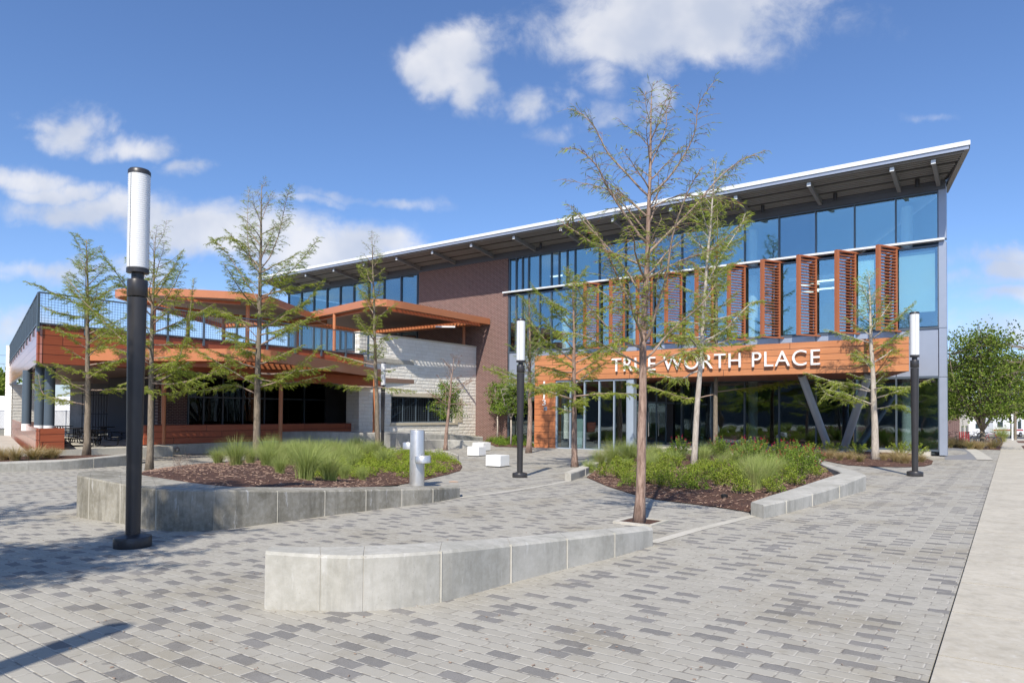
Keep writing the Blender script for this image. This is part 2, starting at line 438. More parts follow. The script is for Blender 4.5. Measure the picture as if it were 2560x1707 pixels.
M['inside_dark'] = plain('interior_dark', (.05, .05, .055), .8, var=.2, scale=.4)
M['lamp_black'] = plain('lamp_dark_paint', (.042, .040, .042), .36, .2, var=.15)
M['black'] = plain('black_metal', (.02, .02, .022), .4, .3)
M['rubber'] = plain('rubber', (.02, .02, .02), .7)
M['inox'] = plain('stainless', (.66, .65, .63), .36, .72, var=.10, scale=8)
M['chrome'] = plain('bare_metal', (.5, .5, .52), .3, .9)
M['red'] = plain('red_paint', (.35, .03, .03), .4)
M['van_white'] = plain('van_white', (.75, .76, .78), .35, var=.03)
M['van_glass'] = plain('van_glass', (.03, .05, .06), .12)
M['beige'] = plain('beige_render', (.70, .64, .54), .9, var=.05)
M['beige2'] = plain('far_wall', (.50, .47, .42), .9, var=.08)
def glass(name, tint, refl, mixf, ior=1.6):
    m = bpy.data.materials.new(name); m.use_nodes = True; t = NT(m.node_tree); t.n.clear()
    gl = t.n.new('ShaderNodeBsdfGlossy'); gl.inputs['Roughness'].default_value = .012
    oi = t.n.new('ShaderNodeObjectInfo').outputs['Random']; t.l.new(t.mix(oi, tuple(x * .80 for x in refl), tuple(min(1, x * 1.12) for x in refl)), gl.inputs['Color'])
    tr = t.n.new('ShaderNodeBsdfTransparent'); tr.inputs['Color'].default_value = (*tint, 1)
    fr = t.n.new('ShaderNodeLayerWeight'); fr.inputs['Blend'].default_value = .5
    p = pos(t); bp = t.n.new('ShaderNodeBump'); t.l.new(t.noise(t.vm('ADD', p, t.comb(t.math('MULTIPLY', oi, 40.0), 0.0, 0.0)), .45, 2), bp.inputs['Height'])
    bp.inputs['Strength'].default_value = .25; bp.inputs['Distance'].default_value = .035
    t.l.new(bp.outputs[0], gl.inputs['Normal'])
    f = t.math('ADD', t.math('MULTIPLY', t.math('POWER', fr.outputs['Facing'], 3.0), .5), mixf, clamp=True)
    mx = t.n.new('ShaderNodeMixShader'); t.l.new(f, mx.inputs[0]); t.l.new(tr.outputs[0], mx.inputs[1]); t.l.new(gl.outputs[0], mx.inputs[2])
    o = t.n.new('ShaderNodeOutputMaterial'); t.l.new(mx.outputs[0], o.inputs[0])
    return m
M['glass'] = glass('blue_glass', (.86, .96, .96), (.60, .84, 1.0), .28)
M['glass_low'] = glass('clear_glass', (.70, .78, .78), (.74, .84, .92), .19)
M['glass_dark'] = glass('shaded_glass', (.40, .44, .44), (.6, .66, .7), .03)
# lamp lens: milky ribbed acrylic
m, t, b = mat('lamp_lens'); z = t.sep(pos(t))[2]
w = t.math('SINE', t.math('MULTIPLY', z, 2 * math.pi / .028))
b.inputs['Base Color'].default_value = (.80, .81, .82, 1); b.inputs['Roughness'].default_value = .25
b.inputs['Transmission Weight'].default_value = .12; bump(t, b, w, .3, .002)
M['lens'] = m
# foliage
def leaf(name, ca, cb, cc=None, trans=.35):
    m = bpy.data.materials.new(name); m.use_nodes = True; t = NT(m.node_tree); t.n.clear()
    gi = t.n.new('ShaderNodeNewGeometry')
    r = gi.outputs['Random Per Island']; n = t.noise(gi.outputs['Position'], 2.2, 3)
    c = t.mix(r, ca, cb)
    if cc: c = t.mix(t.ramp(n, .50, .72), c, cc)
    df = t.n.new('ShaderNodeBsdfDiffuse'); tl = t.n.new('ShaderNodeBsdfTranslucent')
    t.l.new(c, df.inputs[0]); t.l.new(t.mix(1.0, c, (1.0, 1.0, .55), 'MULTIPLY'), tl.inputs[0])
    mx = t.n.new('ShaderNodeMixShader'); mx.inputs[0].default_value = trans
    t.l.new(df.outputs[0], mx.inputs[1]); t.l.new(tl.outputs[0], mx.inputs[2])
    o = t.n.new('ShaderNodeOutputMaterial'); t.l.new(mx.outputs[0], o.inputs[0])
    return m
M['cypress'] = leaf('cypress_leaf', (.24, .315, .045), (.38, .43, .08), (.19, .28, .05))
M['cypress2'] = leaf('cypress_leaf_blue', (.20, .28, .06), (.32, .38, .11), (.15, .25, .07))
M['rusty'] = leaf('dry_leaf', (.24, .09, .05), (.34, .16, .09))
M['leafy'] = leaf('broad_leaf', (.10, .17, .03), (.25, .33, .06), (.06, .12, .03), .3)
M['elm'] = leaf('elm_leaf', (.08, .14, .025), (.24, .30, .06), (.15, .22, .05), .3)
M['blade'] = leaf('grass_blade', (.24, .31, .08), (.46, .52, .20), (.40, .40, .18), .3)
M['blade_dry'] = leaf('dry_blade', (.38, .28, .14), (.52, .42, .24), (.25, .24, .10), .3)
M['cover'] = leaf('ground_cover_leaf', (.14, .22, .03), (.40, .46, .07), (.24, .32, .05), .3)
M['sage'] = leaf('shrub_leaf', (.12, .21, .03), (.30, .40, .07), (.07, .13, .03), .3)
M['flower'] = leaf('flower', (.50, .02, .06), (.62, .05, .12))
def bark(name, ca, cb, sc=1.0):
    m, t, b = mat(name); p = pos(t)
    n = t.noise(t.scale(p, (22 * sc, 22 * sc, 4 * sc)), 1.0, 6, .7, .6); n2 = t.noise(p, 4, 3)
    c = t.mix(t.ramp(n, .35, .65), ca, cb); c = t.mix(t.math('MULTIPLY', t.ramp(n2, .4, .7), .4), c, tuple(x * .7 for x in cb))
    t.set(b.inputs['Base Color'], c); b.inputs['Roughness'].default_value = .95
    bump(t, b, n, .9, .02)
    return m
M['bark'] = bark('cypress_bark', (.16, .10, .075), (.40, .28, .22))
M['bark_pale'] = bark('pale_bark', (.34, .29, .24), (.55, .49, .42))
M['bark_grey'] = bark('grey_bark', (.13, .105, .075), (.27, .22, .165))
M['twig'] = plain('twig', (.30, .22, .17), .9, var=.2, scale=10)
M['chips'] = plain('wood_chips', (.42, .28, .20), .9, var=.5, scale=30)
# chain link: a woven diagonal pattern with real holes
m = bpy.data.materials.new('chain_link'); m.use_nodes = True; t = NT(m.node_tree); t.n.clear()
p = pos(t); x, y, z = t.sep(p); q = t.math('ADD', t.math('MULTIPLY', x, .75), t.math('MULTIPLY', y, .66))
def wire(e): 
    f = t.math('FRACT', t.math('DIVIDE', e, .11)); return t.math('LESS_THAN', t.math('MINIMUM', f, t.math('SUBTRACT', 1.0, f)), .09)
w = t.math('MAXIMUM', wire(t.math('ADD', q, z)), wire(t.math('SUBTRACT', q, z)))
tr = t.n.new('ShaderNodeBsdfTransparent'); df = t.n.new('ShaderNodeBsdfDiffuse'); df.inputs[0].default_value = (.35, .36, .36, 1)
mx = t.n.new('ShaderNodeMixShader'); t.l.new(w, mx.inputs[0]); t.l.new(tr.outputs[0], mx.inputs[1]); t.l.new(df.outputs[0], mx.inputs[2])
o_ = t.n.new('ShaderNodeOutputMaterial'); t.l.new(mx.outputs[0], o_.inputs[0]); M['link'] = m

m, t, b = mat('ceiling_lamp'); b.inputs['Base Color'].default_value = (.8, .8, .78, 1); b.inputs['Emission Color'].default_value = (1, .97, .9, 1); b.inputs['Emission Strength'].default_value = 1.6; M['lit'] = m
# ---------------------------------------------------------------- ground, paving, sidewalk
def sheet(name, xs, ys, mat, dz=0.0, z=None, kind='structure'):
    V = [(x, y, (z(x, y) if z else zg(x, y)) + dz) for y in ys for x in xs]
    nx = len(xs)
    F = [(j*nx+i, j*nx+i+1, (j+1)*nx+i+1, (j+1)*nx+i) for j in range(len(ys)-1) for i in range(nx-1)]
    me = bpy.data.meshes.new(name); me.from_pydata(V, [], F); me.shade_smooth()
    o = link(name, me, mat); tag(o, kind=kind); return o
far = [-900, -500, -300, -200, -140, -100, -80]
xs = far + [-60 + 2.0*i for i in range(56)] + [55, 60, 70, 85, 100, 130, 180, 260, 400, 700, 1200]
ys = [-400, -250, -150, -100, -60, -40] + [-30 + 2.0*i for i in range(66)] + [106, 115, 125, 140, 155, 165, 175, 190, 220, 260, 320, 450, 700, 1200, 2500]
sheet('ground', xs, ys, M['soil'], -.02)
def strip(name, left, right, mat, dz, n=40, cat=None):
    """a surface between two polylines given as functions of t"""
    V = []; F = []
    m_ = 8
    for i in range(n + 1):
        a = left(i / n); b = right(i / n)
        for j in range(m_ + 1):
            p = a.lerp(b, j / m_); V.append((p.x, p.y, zg(p.x, p.y) + dz))
    for i in range(n):
        for j in range(m_):
            q = i * (m_ + 1) + j; F.append((q, q + 1, q + m_ + 2, q + m_ + 1))
    me = bpy.data.meshes.new(name); me.from_pydata(V, [], F); me.shade_smooth()
    o = link(name, me, mat); tag(o, kind='structure')
    return o
# the line where the paving meets the sidewalk, from two points of its straight edge
e0 = G(2333, 1662); e1 = G(2450, 1289); ed = (e1 - e0); ed.z = 0; ed.normalize()
er = Vector((ed.y, -ed.x, 0))
def edge(t, off=0.0): return e0 + ed * t + er * off
strip('plaza_paving', lambda t: Vector((-45, -8 + t * 62, 0)), lambda t: edge(-12.7 + t * 62, 0), M['pavers'], 0.0, n=62)
bmv = MB()
walk_len = 100.0; k = 0; tt = -12.0
pans = MB()
while tt < walk_len:
    L_ = 1.36; k += 1; g0, g1 = (.020 if k % 3 == 0 else .012), (.020 if k % 3 == 2 else .012)
    for w0, w1 in ((.012, 3.6),):
        c4 = [edge(tt + g0, w0), edge(tt + g0, w1), edge(tt + L_ - g1, w1), edge(tt + L_ - g1, w0)]
        c4 = [(p.x, p.y) for p in c4]
        pans.prism(c4, lambda x, y: zg(x, y) - .06, lambda x, y: zg(x, y) + .006)
    tt += L_
pans.build('sidewalk', M['walk'])['kind'] = 'structure'
strip('sidewalk_bed', lambda t: edge(-12 + 112 * t, -.0), lambda t: edge(-12 + 112 * t, 3.7), M['black'], -.012, n=60)
kb = MB()
for i in range(60):
    a, b_ = edge(-12 + i * 1.8, 5.2), edge(-12 + (i + 1) * 1.8, 5.2); a2, b2 = edge(-12 + i * 1.8, 5.35), edge(-12 + (i + 1) * 1.8, 5.35)
    kb.prism([(a.x, a.y), (b_.x, b_.y), (b2.x, b2.y), (a2.x, a2.y)], lambda x, y: zg(x, y) - .3, lambda x, y: zg(x, y) + .0)
kb.build('kerb', M['conc_pale'])['kind'] = 'structure'
strip('road', lambda t: edge(-12 + 140 * t, 5.35), lambda t: edge(-12 + 140 * t, 16), M['asphalt'], -.012, n=60)
strip('cross_road', lambda t: edge(100, -70 + 200 * t), lambda t: edge(118, -70 + 200 * t), M['asphalt'], .01, n=40)
# pale concrete bands crossing the paving, and the grey paving round the corner
def band(name, pts, w, mat, dz):
    P = [G(*p) for p in pts]; mb = MB(); V = mb.v; 
    for i, p in enumerate(P):
        d = (P[min(i+1, len(P)-1)] - P[max(i-1, 0)]); d.z = 0; d.normalize(); nrm = Vector((-d.y, d.x, 0))
        for s_ in (-.5, .5):
            q = p + nrm * w * s_; V.append((q.x, q.y, zg(q.x, q.y) + dz))
    for i in range(len(P) - 1): mb.f.append((2*i, 2*i+1, 2*i+3, 2*i+2))
    o = mb.build(name, mat); tag(o, kind='structure'); return o
band('paving_band', [(1149, 1244), (1250, 1231), (1340, 1217), (1427, 1201)], .16, M['conc_pale'], .005)
band('paving_band', [(1630, 1356), (1745, 1323), (1893, 1287)], .17, M['conc_pale'], .005)
# ---------------------------------------------------------------- concrete seat walls
def curve(pts, n):
    """smooth interpolation of tuples"""
    out = []; P = [np.array(p, float) for p in pts]
    P = [2*P[0]-P[1]] + P + [2*P[-1]-P[-2]]
    for i in range(1, len(P) - 2):
        for k in range(n):
            t = k / n
            out.append(.5*((2*P[i]) + (-P[i-1]+P[i+1])*t + (2*P[i-1]-5*P[i]+4*P[i+1]-P[i+2])*t*t + (-P[i-1]+3*P[i]-3*P[i+1]+P[i+2])*t**3))
    out.append(P[-2]); return out
def seat_wall(name, label, front, back, mat, group='concrete seat walls', n=6, gap=.0035, joints=True, cham=.025):
    """front: (px, py of foot, py of top edge); back: (px, py) of the rear top edge, one for each front point"""
    st = []
    for (px, pb, pt), (bx, by) in zip(front, back):
        p = G(px, pb); r = ray(px, pt); q = O + r * (p.y / r.y)
        e = atz(bx, by, q.z)
        st.append((p.x, p.y, q.z, e.x, e.y))
    F = curve(st, n); mb = MB()
    def sec(i, sh):
        x, y, zt, bx, by = F[i]; a = Vector((x, y, 0)); b = Vector((bx, by, 0)); w = (b - a).normalized()
        zf = zg(x, y) - .15; zb = zg(bx, by) - .15
        if zt - zg(x, y) < .12: pass
        return [Vector((a.x, a.y, zf)), Vector((a.x, a.y, zt - cham)), Vector(((a + w*cham).x, (a + w*cham).y, zt)),
                Vector(((b - w*cham).x, (b - w*cham).y, zt)), Vector((b.x, b.y, zt - cham)), Vector((b.x, b.y, zb))]
    for k in range(len(front) - 1):
        idx = list(range(k * n, (k + 1) * n + 1)); secs = [sec(i, 0) for i in idx]
        if joints:
            d0 = (secs[1][0] - secs[0][0]).normalized(); d1 = (secs[-1][0] - secs[-2][0]).normalized()
            for v in range(6):
                if k > 0: secs[0][v] = secs[0][v] + d0 * gap
                if k < len(front) - 2: secs[-1][v] = secs[-1][v] - d1 * gap
        b = len(mb.v)
        for s_ in secs: mb.v += [tuple(v) for v in s_]
        m_ = len(secs)
        for i in range(m_ - 1):
            for j in range(6):
                q = (j + 1) % 6; mb.f.append((b+i*6+j, b+(i+1)*6+j, b+(i+1)*6+q, b+i*6+q))
        mb.f.append(tuple(b + j for j in range(6))); mb.f.append(tuple(b + (m_-1)*6 + 5 - j for j in range(6)))
    o = mb.build(name, mat); tag(o, label, 'seat wall', group)
    # the pale mortar in the joints sits 8 mm back from the face
    if joints:
        cb = MB()
        for k in range(1, len(front) - 1):
            x, y, zt, bx, by = F[k * n]; a = Vector((x, y, 0)); b_ = Vector((bx, by, 0)); w = (b_ - a).normalized(); d = Vector((-w.y, w.x, 0))
            a = a + w * .006; b_ = b_ - w * .006
            c4 = [a - d*.02, a + d*.02, b_ + d*.02, b_ - d*.02]
            cb.prism([(c.x, c.y) for c in c4], zg(x, y) - .1, zt - .007)
        cb.build('joint_mortar', M['conc_pale'], o)
    return F
W1 = seat_wall('seat_wall', 'long pale concrete seat wall tapering towards the foot of the tallest cypress', 
  [(661, 1523, 1378), (800, 1526, 1386.5), (907, 1527.6, 1388), (1098.5, 1505, 1377), (1274.6, 1457.6, 1360), (1416, 1421, 1344.7), (1535, 1392.5, 1331), (1632, 1364, 1320)],
  [(675, 1365), (800, 1365.5), (912, 1363), (1105, 1353), (1268, 1342), (1398, 1330), (1512, 1320), (1612, 1312.5)], M['conc'])
W2 = seat_wall('seat_wall', 'weathered curved concrete wall holding the mulch bed behind the nearest lamp post',
  [(191, 1291, 1188.5), (223, 1297, 1194), (301.6, 1308, 1209), (391, 1325, 1222), (534, 1325, 1224), (691, 1306, 1226), (810, 1290, 1225.5), (913, 1277, 1224), (1003, 1265.6, 1222), (1081, 1256, 1221), (1149.4, 1243, 1217.5)],
  [(196, 1181), (228, 1176), (300, 1177.5), (380, 1191), (541, 1213), (692, 1217), (812, 1217.5), (913, 1216.5), (1002, 1214.5), (1079, 1214), (1148, 1212)], M['conc_dark'])
W3 = seat_wall('seat_wall', 'stained concrete bench wall with a bent end at the right of the middle planting bed',
  [(1909.6, 1296, 1262), (1965, 1283, 1250), (2030, 1265, 1234), (2098, 1245, 1214), (2165, 1226, 1187)],
  [(1877, 1254), (1925, 1238), (1982, 1221), (2046, 1200), (2108, 1180)], M['conc'])
seat_wall('seat_wall', 'low return leg of the stained bench wall running back between two beds',
  [(2165, 1222, 1186), (2140, 1200, 1177), (2100, 1178, 1167), (2060, 1165, 1158)],
  [(2104, 1182), (2094, 1176), (2070, 1167), (2050, 1157)], M['conc'], joints=False)
W4 = seat_wall('seat_wall', 'short pale concrete wall stub at the left tip of the middle planting bed',
  [(1427.6, 1202, 1182), (1463, 1188.5, 1171), (1508, 1160, 1150)], [(1412, 1180), (1448, 1166), (1495, 1148)], M['conc_pale'], joints=True)
W5 = seat_wall('seat_wall', 'low grey concrete wall along the far left bed with dry grass',
  [(-60, 1182, 1160), (71, 1178, 1154.5), (155, 1174.5, 1151.5), (233, 1170, 1145), (318.5, 1163, 1137), (356, 1157.5, 1131)],
  [(-60, 1156), (71, 1151), (155, 1148), (233, 1142), (312, 1134), (350, 1129)], M['conc'])
# back retaining walls near the stone wall
seat_wall('retaining_wall', 'smooth grey concrete retaining wall in front of the dark storefront',
  [(611, 1122, 1079), (700, 1124, 1079), (800, 1124, 1079), (900, 1122, 1081), (1000, 1118, 1083), (1100, 1113, 1086), (1207, 1106, 1093)],
  [(613, 1077), (700, 1077), (800, 1077), (900, 1079), (1000, 1081), (1100, 1084), (1206, 1091)], M['conc'], 'retaining walls by the wing', joints=False)
seat_wall('retaining_wall', 'low wavy concrete wall behind the white cube seats',
  [(1030, 1128, 1103), (1060, 1124, 1100), (1100, 1121, 1099.5), (1150, 1120, 1101), (1190, 1119.5, 1103), (1222, 1119, 1106)],
  [(1030, 1101.5), (1062, 1098.5), (1102, 1098), (1152, 1099.5), (1192, 1101.5), (1223, 1104.5)], M['conc'], 'retaining walls by the wing', joints=False)
seat_wall('kerb_wall', 'small pale kerb at the tip of the left planting bed', [(1100, 1134, 1126), (1125, 1139, 1131), (1144, 1148, 1139)],
  [(1102, 1125), (1128, 1130), (1147, 1138)], M['conc_pale'], 'retaining walls by the wing', joints=False)
# ---------------------------------------------------------------- mulch beds
def inside(poly, x, y):
    c = False; j = len(poly) - 1
    for i in range(len(poly)):
        xi, yi = poly[i][0], poly[i][1]; xj, yj = poly[j][0], poly[j][1]
        if (yi > y) != (yj > y) and x < (xj - xi) * (y - yi) / (yj - yi) + xi: c = not c
        j = i
    return c
class Bed:
    def __init__(s, name, bnd, mound, step, seed, falloff=1.2):
        """bnd: list of (x, y, z)"""
        s.b = bnd; s.rng = random.Random(seed); s.mound = mound; s.fall = falloff
        xs_ = [p[0] for p in bnd]; ys_ = [p[1] for p in bnd]; s.box = (min(xs_), max(xs_), min(ys_), max(ys_))
        s.dense = []
        for i in range(len(bnd)):
            a, c = Vector(bnd[i]), Vector(bnd[(i+1) % len(bnd)]); n = max(1, int((c - a).length / step))
            s.dense += [a.lerp(c, k / n) for k in range(n)]
        s.arr = np.array([tuple(p) for p in s.dense])
        P = [(p.x, p.y) for p in s.dense]; nb = len(P)
        y = s.box[2]
        while y < s.box[3]:
            x = s.box[0]
            while x < s.box[1]:
                q = (x + s.rng.uniform(-.3, .3) * step, y + s.rng.uniform(-.3, .3) * step)
                if inside(s.b, *q) and np.min(np.hypot(s.arr[:, 0] - q[0], s.arr[:, 1] - q[1])) > step * .45: P.append(q)
                x += step
            y += step
        v, _, f, *_ = delaunay_2d_cdt([Vector(p) for p in P], [(i, (i+1) % nb) for i in range(nb)], [], 0, 1e-4)
        V = []; 
        for i, p in enumerate(v): V.append((p.x, p.y, s.z(p.x, p.y) + (s.rng.uniform(-.012, .012) if i >= nb else 0)))
        F = [tuple(q) for q in f if inside(s.b, sum(v[i].x for i in q) / len(q), sum(v[i].y for i in q) / len(q))]
        me = bpy.data.meshes.new(name); me.from_pydata(V, [], F); me.shade_smooth()
        s.o = link(name, me, M['mulch']); tag(s.o, kind='structure')
    def z(s, x, y):
        d = np.hypot(s.arr[:, 0] - x, s.arr[:, 1] - y) + 1e-3; w = 1 / d ** 3
        return float((s.arr[:, 2] * w).sum() / w.sum()) + s.mound * (1 - math.exp(-float(d.min()) / s.fall)) + .02 * math.sin(x * 3) * math.sin(y * 2.3) * min(1, float(d.min()))
    def pick(s, margin=.1, rng=None, cond=None):
        rng = rng or s.rng
        for _ in range(400):
            x = rng.uniform(s.box[0], s.box[1]); y = rng.uniform(s.box[2], s.box[3])
            if inside(s.b, x, y) and np.min(np.hypot(s.arr[:, 0] - x, s.arr[:, 1] - y)) > margin and (cond is None or cond(x, y)): return Vector((x, y, s.z(x, y)))
        return Vector((x, y, s.z(x, y)))
def gp(lst, dz=.015): return [(lambda p: (p.x, p.y, zg(p.x, p.y) + dz))(G(*q)) for q in lst]
# left bed: held by wall 2, falling to the paving at its right and rear
inner = [(F[3], F[4], F[2] - .05) for F in W2[14:]]
rearL = gp([(1120, 1186), (1150, 1177), (1156, 1167), (1148, 1155), (1120, 1143), (1060, 1137), (960, 1136), (860, 1137), (760, 1140), (660, 1146), (560, 1156), (470, 1166), (400, 1172)])
bedL = Bed('planting_bed', inner[:-22] + gp([(1000, 1212), (1040, 1205)]) + rearL, .18, .16, 1)
band('bed_kerb', [(285, 1182), (400, 1176), (520, 1168), (600, 1160)], .10, M['conc_pale'], .03)
in3 = [(F[3], F[4], zg(F[3], F[4]) + .10) for F in W3]
bedR = Bed('planting_bed', gp([(1512, 1158), (1490, 1176), (1466, 1193.5), (1519.5, 1216.5), (1588, 1237.5), (1640, 1249), (1699, 1256.7), (1790, 1268), (1872, 1281)]) + in3[::2] +
           gp([(2052, 1160), (2010, 1147), (1900, 1143), (1780, 1140), (1660, 1137), (1560, 1137)]), .22, .16, 2, 1.5)
bedS = Bed('planting_bed', gp([(2040, 1140), (2056, 1150.6), (2119, 1163), (2180, 1167), (2261.6, 1168), (2310, 1166), (2329, 1161), (2333, 1152)]) +
           [(p.x, p.y, zg(p.x, p.y) + .12) for p in (B(-4.2, D0 - .35, 0), B(-8, D0 - .6, 0), B(-12, D0 - .8, 0), B(-17, D0 - 1.0, 0))] + gp([(1850, 1133), (1950, 1135)]), .06, .2, 3, 1.0)
bedC = Bed('planting_bed', gp([(1240, 1117), (1300, 1118), (1338, 1118.5), (1337, 1112)]) + [(lambda p: (p.x, p.y, zg(p.x, p.y) + .05))(B(s_, d_, 0)) for s_, d_ in ((-27.6, D0 - .3), (-31.6, D0 - .3))] + gp([(1215, 1106)]), .05, .3, 4)
bedE = Bed('planting_bed', [(F[3], F[4], F[2] - .06) for F in W5] + [tuple(atz(x_, y_, -.21)) for x_, y_ in ((330, 1137), (250, 1137), (120, 1139), (75, 1140), (-60, 1144))], .03, .25, 5)
bedB = Bed('planting_bed', gp([(2340, 1117), (2420, 1121), (2500, 1125), (2503, 1115), (2508, 1107), (2450, 1102), (2340, 1101)]), .06, .3, 6)
bedW = Bed('planting_bed', gp([(1012, 1111), (1100, 1108), (1208, 1103), (1212, 1098)]) + [(p.x, p.y, -.42) for p in (B(-32.3, D0 - .5, 0), B(-32.2, D0 - 6, 0), B(-32.2, D0 - 11, 0))], .05, .35, 7)
q = [G(2541, 1102.4), G(2562, 1125), G(2620, 1125), G(2590, 1102)]
MB().prism([(p.x, p.y) for p in q], lambda x, y: zg(x, y) - .1, lambda x, y: zg(x, y) + .03).build('verge', M['mulch'])['kind'] = 'structure'
# grey paving and curved pale band round the building corner
pv = [G(2362, 1149), G(2452, 1149), G(2440, 1137), G(2424, 1122), G(2362, 1119)]
MB().prism([(p.x, p.y) for p in pv], lambda x, y: zg(x, y) - .05, lambda x, y: zg(x, y) + .016).build('corner_paving', M['drive'])['kind'] = 'structure'
band('paving_band', [(2463, 1150), (2452, 1140), (2440, 1131), (2424, 1121.5)], .6, M['conc_pale'], .024)
# pale concrete drive at the far left
pl = [atz(x_, y_, -.19) for x_, y_ in ((-80, 1142), (74, 1138), (68, 1130), (24, 1089), (-80, 1087))]
MB().prism([(p.x, p.y) for p in pl], -1.4, -.185).build('concrete_drive', M['walk'])['kind'] = 'structure'
# ---------------------------------------------------------------- main building
bld = thing('office_building', 'large brick and blue glass building with long upswept metal roof and timber entrance sign', 'building', B(-25, D0, 0))
def bl(mb, name, mat, parent=None, **k):
    for i, v in enumerate(mb.v): pass
    o = mb.build(name, mat, None, **k)
    par = parent or bld
    o.parent = par
    o.matrix_parent_inverse = par.matrix_world.inverted() if par.type != 'EMPTY' else Matrix.Translation(-par.location)
    return o
SR, SL = -2.86, FP(719, 760)[0]            # right and left ends of the front wall
SB0, SB1 = FP(1050, 700)[0], FP(1272, 700)[0]   # brick between these
ZT, ZB, ZS, ZG, ZF = 12.75, 10.30, 5.95, 3.53, -.15
# window lines along the front
colS = sorted(FP(x, 700)[0] for x in [1277.7, 1291, 1306.7, 1322, 1350, 1379, 1398, 1418, 1438, 1498.7, 1564, 1633, 1705, 1781, 1862, 1948, 2040, 2137, 2240, 2343])
colS[0] = SB1 + .08; colS[-1] = SR - .22
colL = [FP(x, 760)[0] for x in [722, 754, 785, 818, 851, 885, 922, 960, 1003, 1044, 1049]]
lowS = [s for s in colS if s > FP(1640, 900)[0] - .4]
skip_low = {7, 8, 9}
rows_main = [(ZB + .10, ZT), (ZS + .10, ZB - .22)]
def pane(s0, s1, z0, z1, d, mat, name='window'):
    return bl(MB().bx(s0, s1, d + .03, d + .045, z0, z1), name, mat)
fr = MB()
for i in range(len(colS) - 1):
    pane(colS[i] + .035, colS[i+1] - .035, ZB + .13, ZT - .07, D0, M['glass'])
low2 = [colS[i] for i in range(len(colS)) if i not in (6, 7)]
for i in range(len(low2) - 1):
    pane(low2[i] + .035, low2[i+1] - .035, ZS + .13, ZB - .25, D0, M['glass'])
for s_ in colS: fr.bx(s_ - .035, s_ + .035, D0 - .08, D0 + .10, ZB + .08, ZT)
for s_ in low2: fr.bx(s_ - .035, s_ + .035, D0 - .08, D0 + .10, ZS + .08, ZB - .20)
fr.bx(SB1, SR, D0 - .07, D0 + .12, ZT, ZT + .08); fr.bx(SB1, SR, D0 - .07, D0 + .12, ZB - .26, ZB - .18)
fr.bx(SB1, SR, D0 - .07, D0 + .12, ZS - .02, ZS + .08); fr.bx(SB1, SR, D0 - .07, D0 + .12, ZG - .06, ZG + .06)
# ground floor glass behind the porch and left of the pillar
sp0 = FP(1640, 1000)[0]
lows = [s for s in colS if s > sp0] ; lows = [sp0] + [s for s in lows if s - sp0 > .5]
for i in range(len(lows) - 1):
    pane(lows[i] + .04, lows[i+1] - .04, ZF + .10, ZG - .10, D0, M['glass_low'], 'lower_window')
for s_ in lows: fr.bx(s_ - .035, s_ + .035, D0 - .08, D0 + .10, ZF + .05, ZG - .05)
fr.bx(sp0, SR, D0 - .07, D0 + .12, ZF - .02, ZF + .08)
lg = [SB1 + .08, FP(1300, 1000)[0], FP(1345, 1000)[0], FP(1400, 1000)[0]]
for i in range(3): pane(lg[i] + .04, lg[i+1] - .04, -.4, ZG - .10, D0, M['glass_low'], 'lower_window')
for i in range(3): pane(lg[i] + .04, lg[i+1] - .04, ZG + .10, ZS - .1, D0, M['glass_low'], 'lower_window')
for s_ in lg: fr.bx(s_ - .035, s_ + .035, D0 - .08, D0 + .10, -.45, ZS)
bl(fr, 'curtain_wall_frame', M['mullion'])
# the white sill, spandrel panels, corner trim
bl(MB().bx(SB1 - .35, SR + .06, D0 - .32, D0 + .02, ZB - .02, ZB + .08), 'white_ledge', M['white_metal'])
sp = MB()
k0 = 0
edges = [SB1 + .1] + [s for s in colS if s > SB1 + 5] + [SR - .2]
for i in range(len(edges) - 1):
    if edges[i+1] - edges[i] > .3: sp.bx(edges[i] + .02, edges[i+1] - .02, D0 - .02, D0 + .02, ZG + .06, ZS - .03)
bl(sp, 'spandrel_panel', M['spandrel'])
ct = MB(); zz = [-.35, ZG, ZS, ZB - .05]
for a, b_ in zip(zz[:-1], zz[1:]): ct.bx(SR - .20, SR + .12, D0 - .10, D0 + .4, a + .012, b_ - .012)
ct.bx(SR - .20, SR + .12, D0 - .10, D0 + .4, ZB + .09, ZT + .35)
bl(ct, 'corner_post', M['spandrel'])
# left end glass row and its frame
fl = MB()
for i in range(len(colL) - 1):
    pane(colL[i] + .04, colL[i+1] - .04, 7.1, ZT - .07, D0, M['glass'])
for s_ in colL: fl.bx(s_ - .05, s_ + .05, D0 - .08, D0 + .1, 7.0, ZT)
fl.bx(SL, SB0, D0 - .07, D0 + .12, ZT, ZT + .08); fl.bx(SL, SB0, D0 - .07, D0 + .12, 6.9, 7.02)
bl(fl, 'upper_left_frame', M['mullion'])
bl(MB().bx(SL, SB0 - .003, D0, D0 + .3, 4.9, 6.9), 'lower_left_wall', M['brick'])
bl(MB().bx(SB0, SB1, D0 - .12, D0 + .3, -1.0, ZT + .3), 'brick_wall', M['brick'])
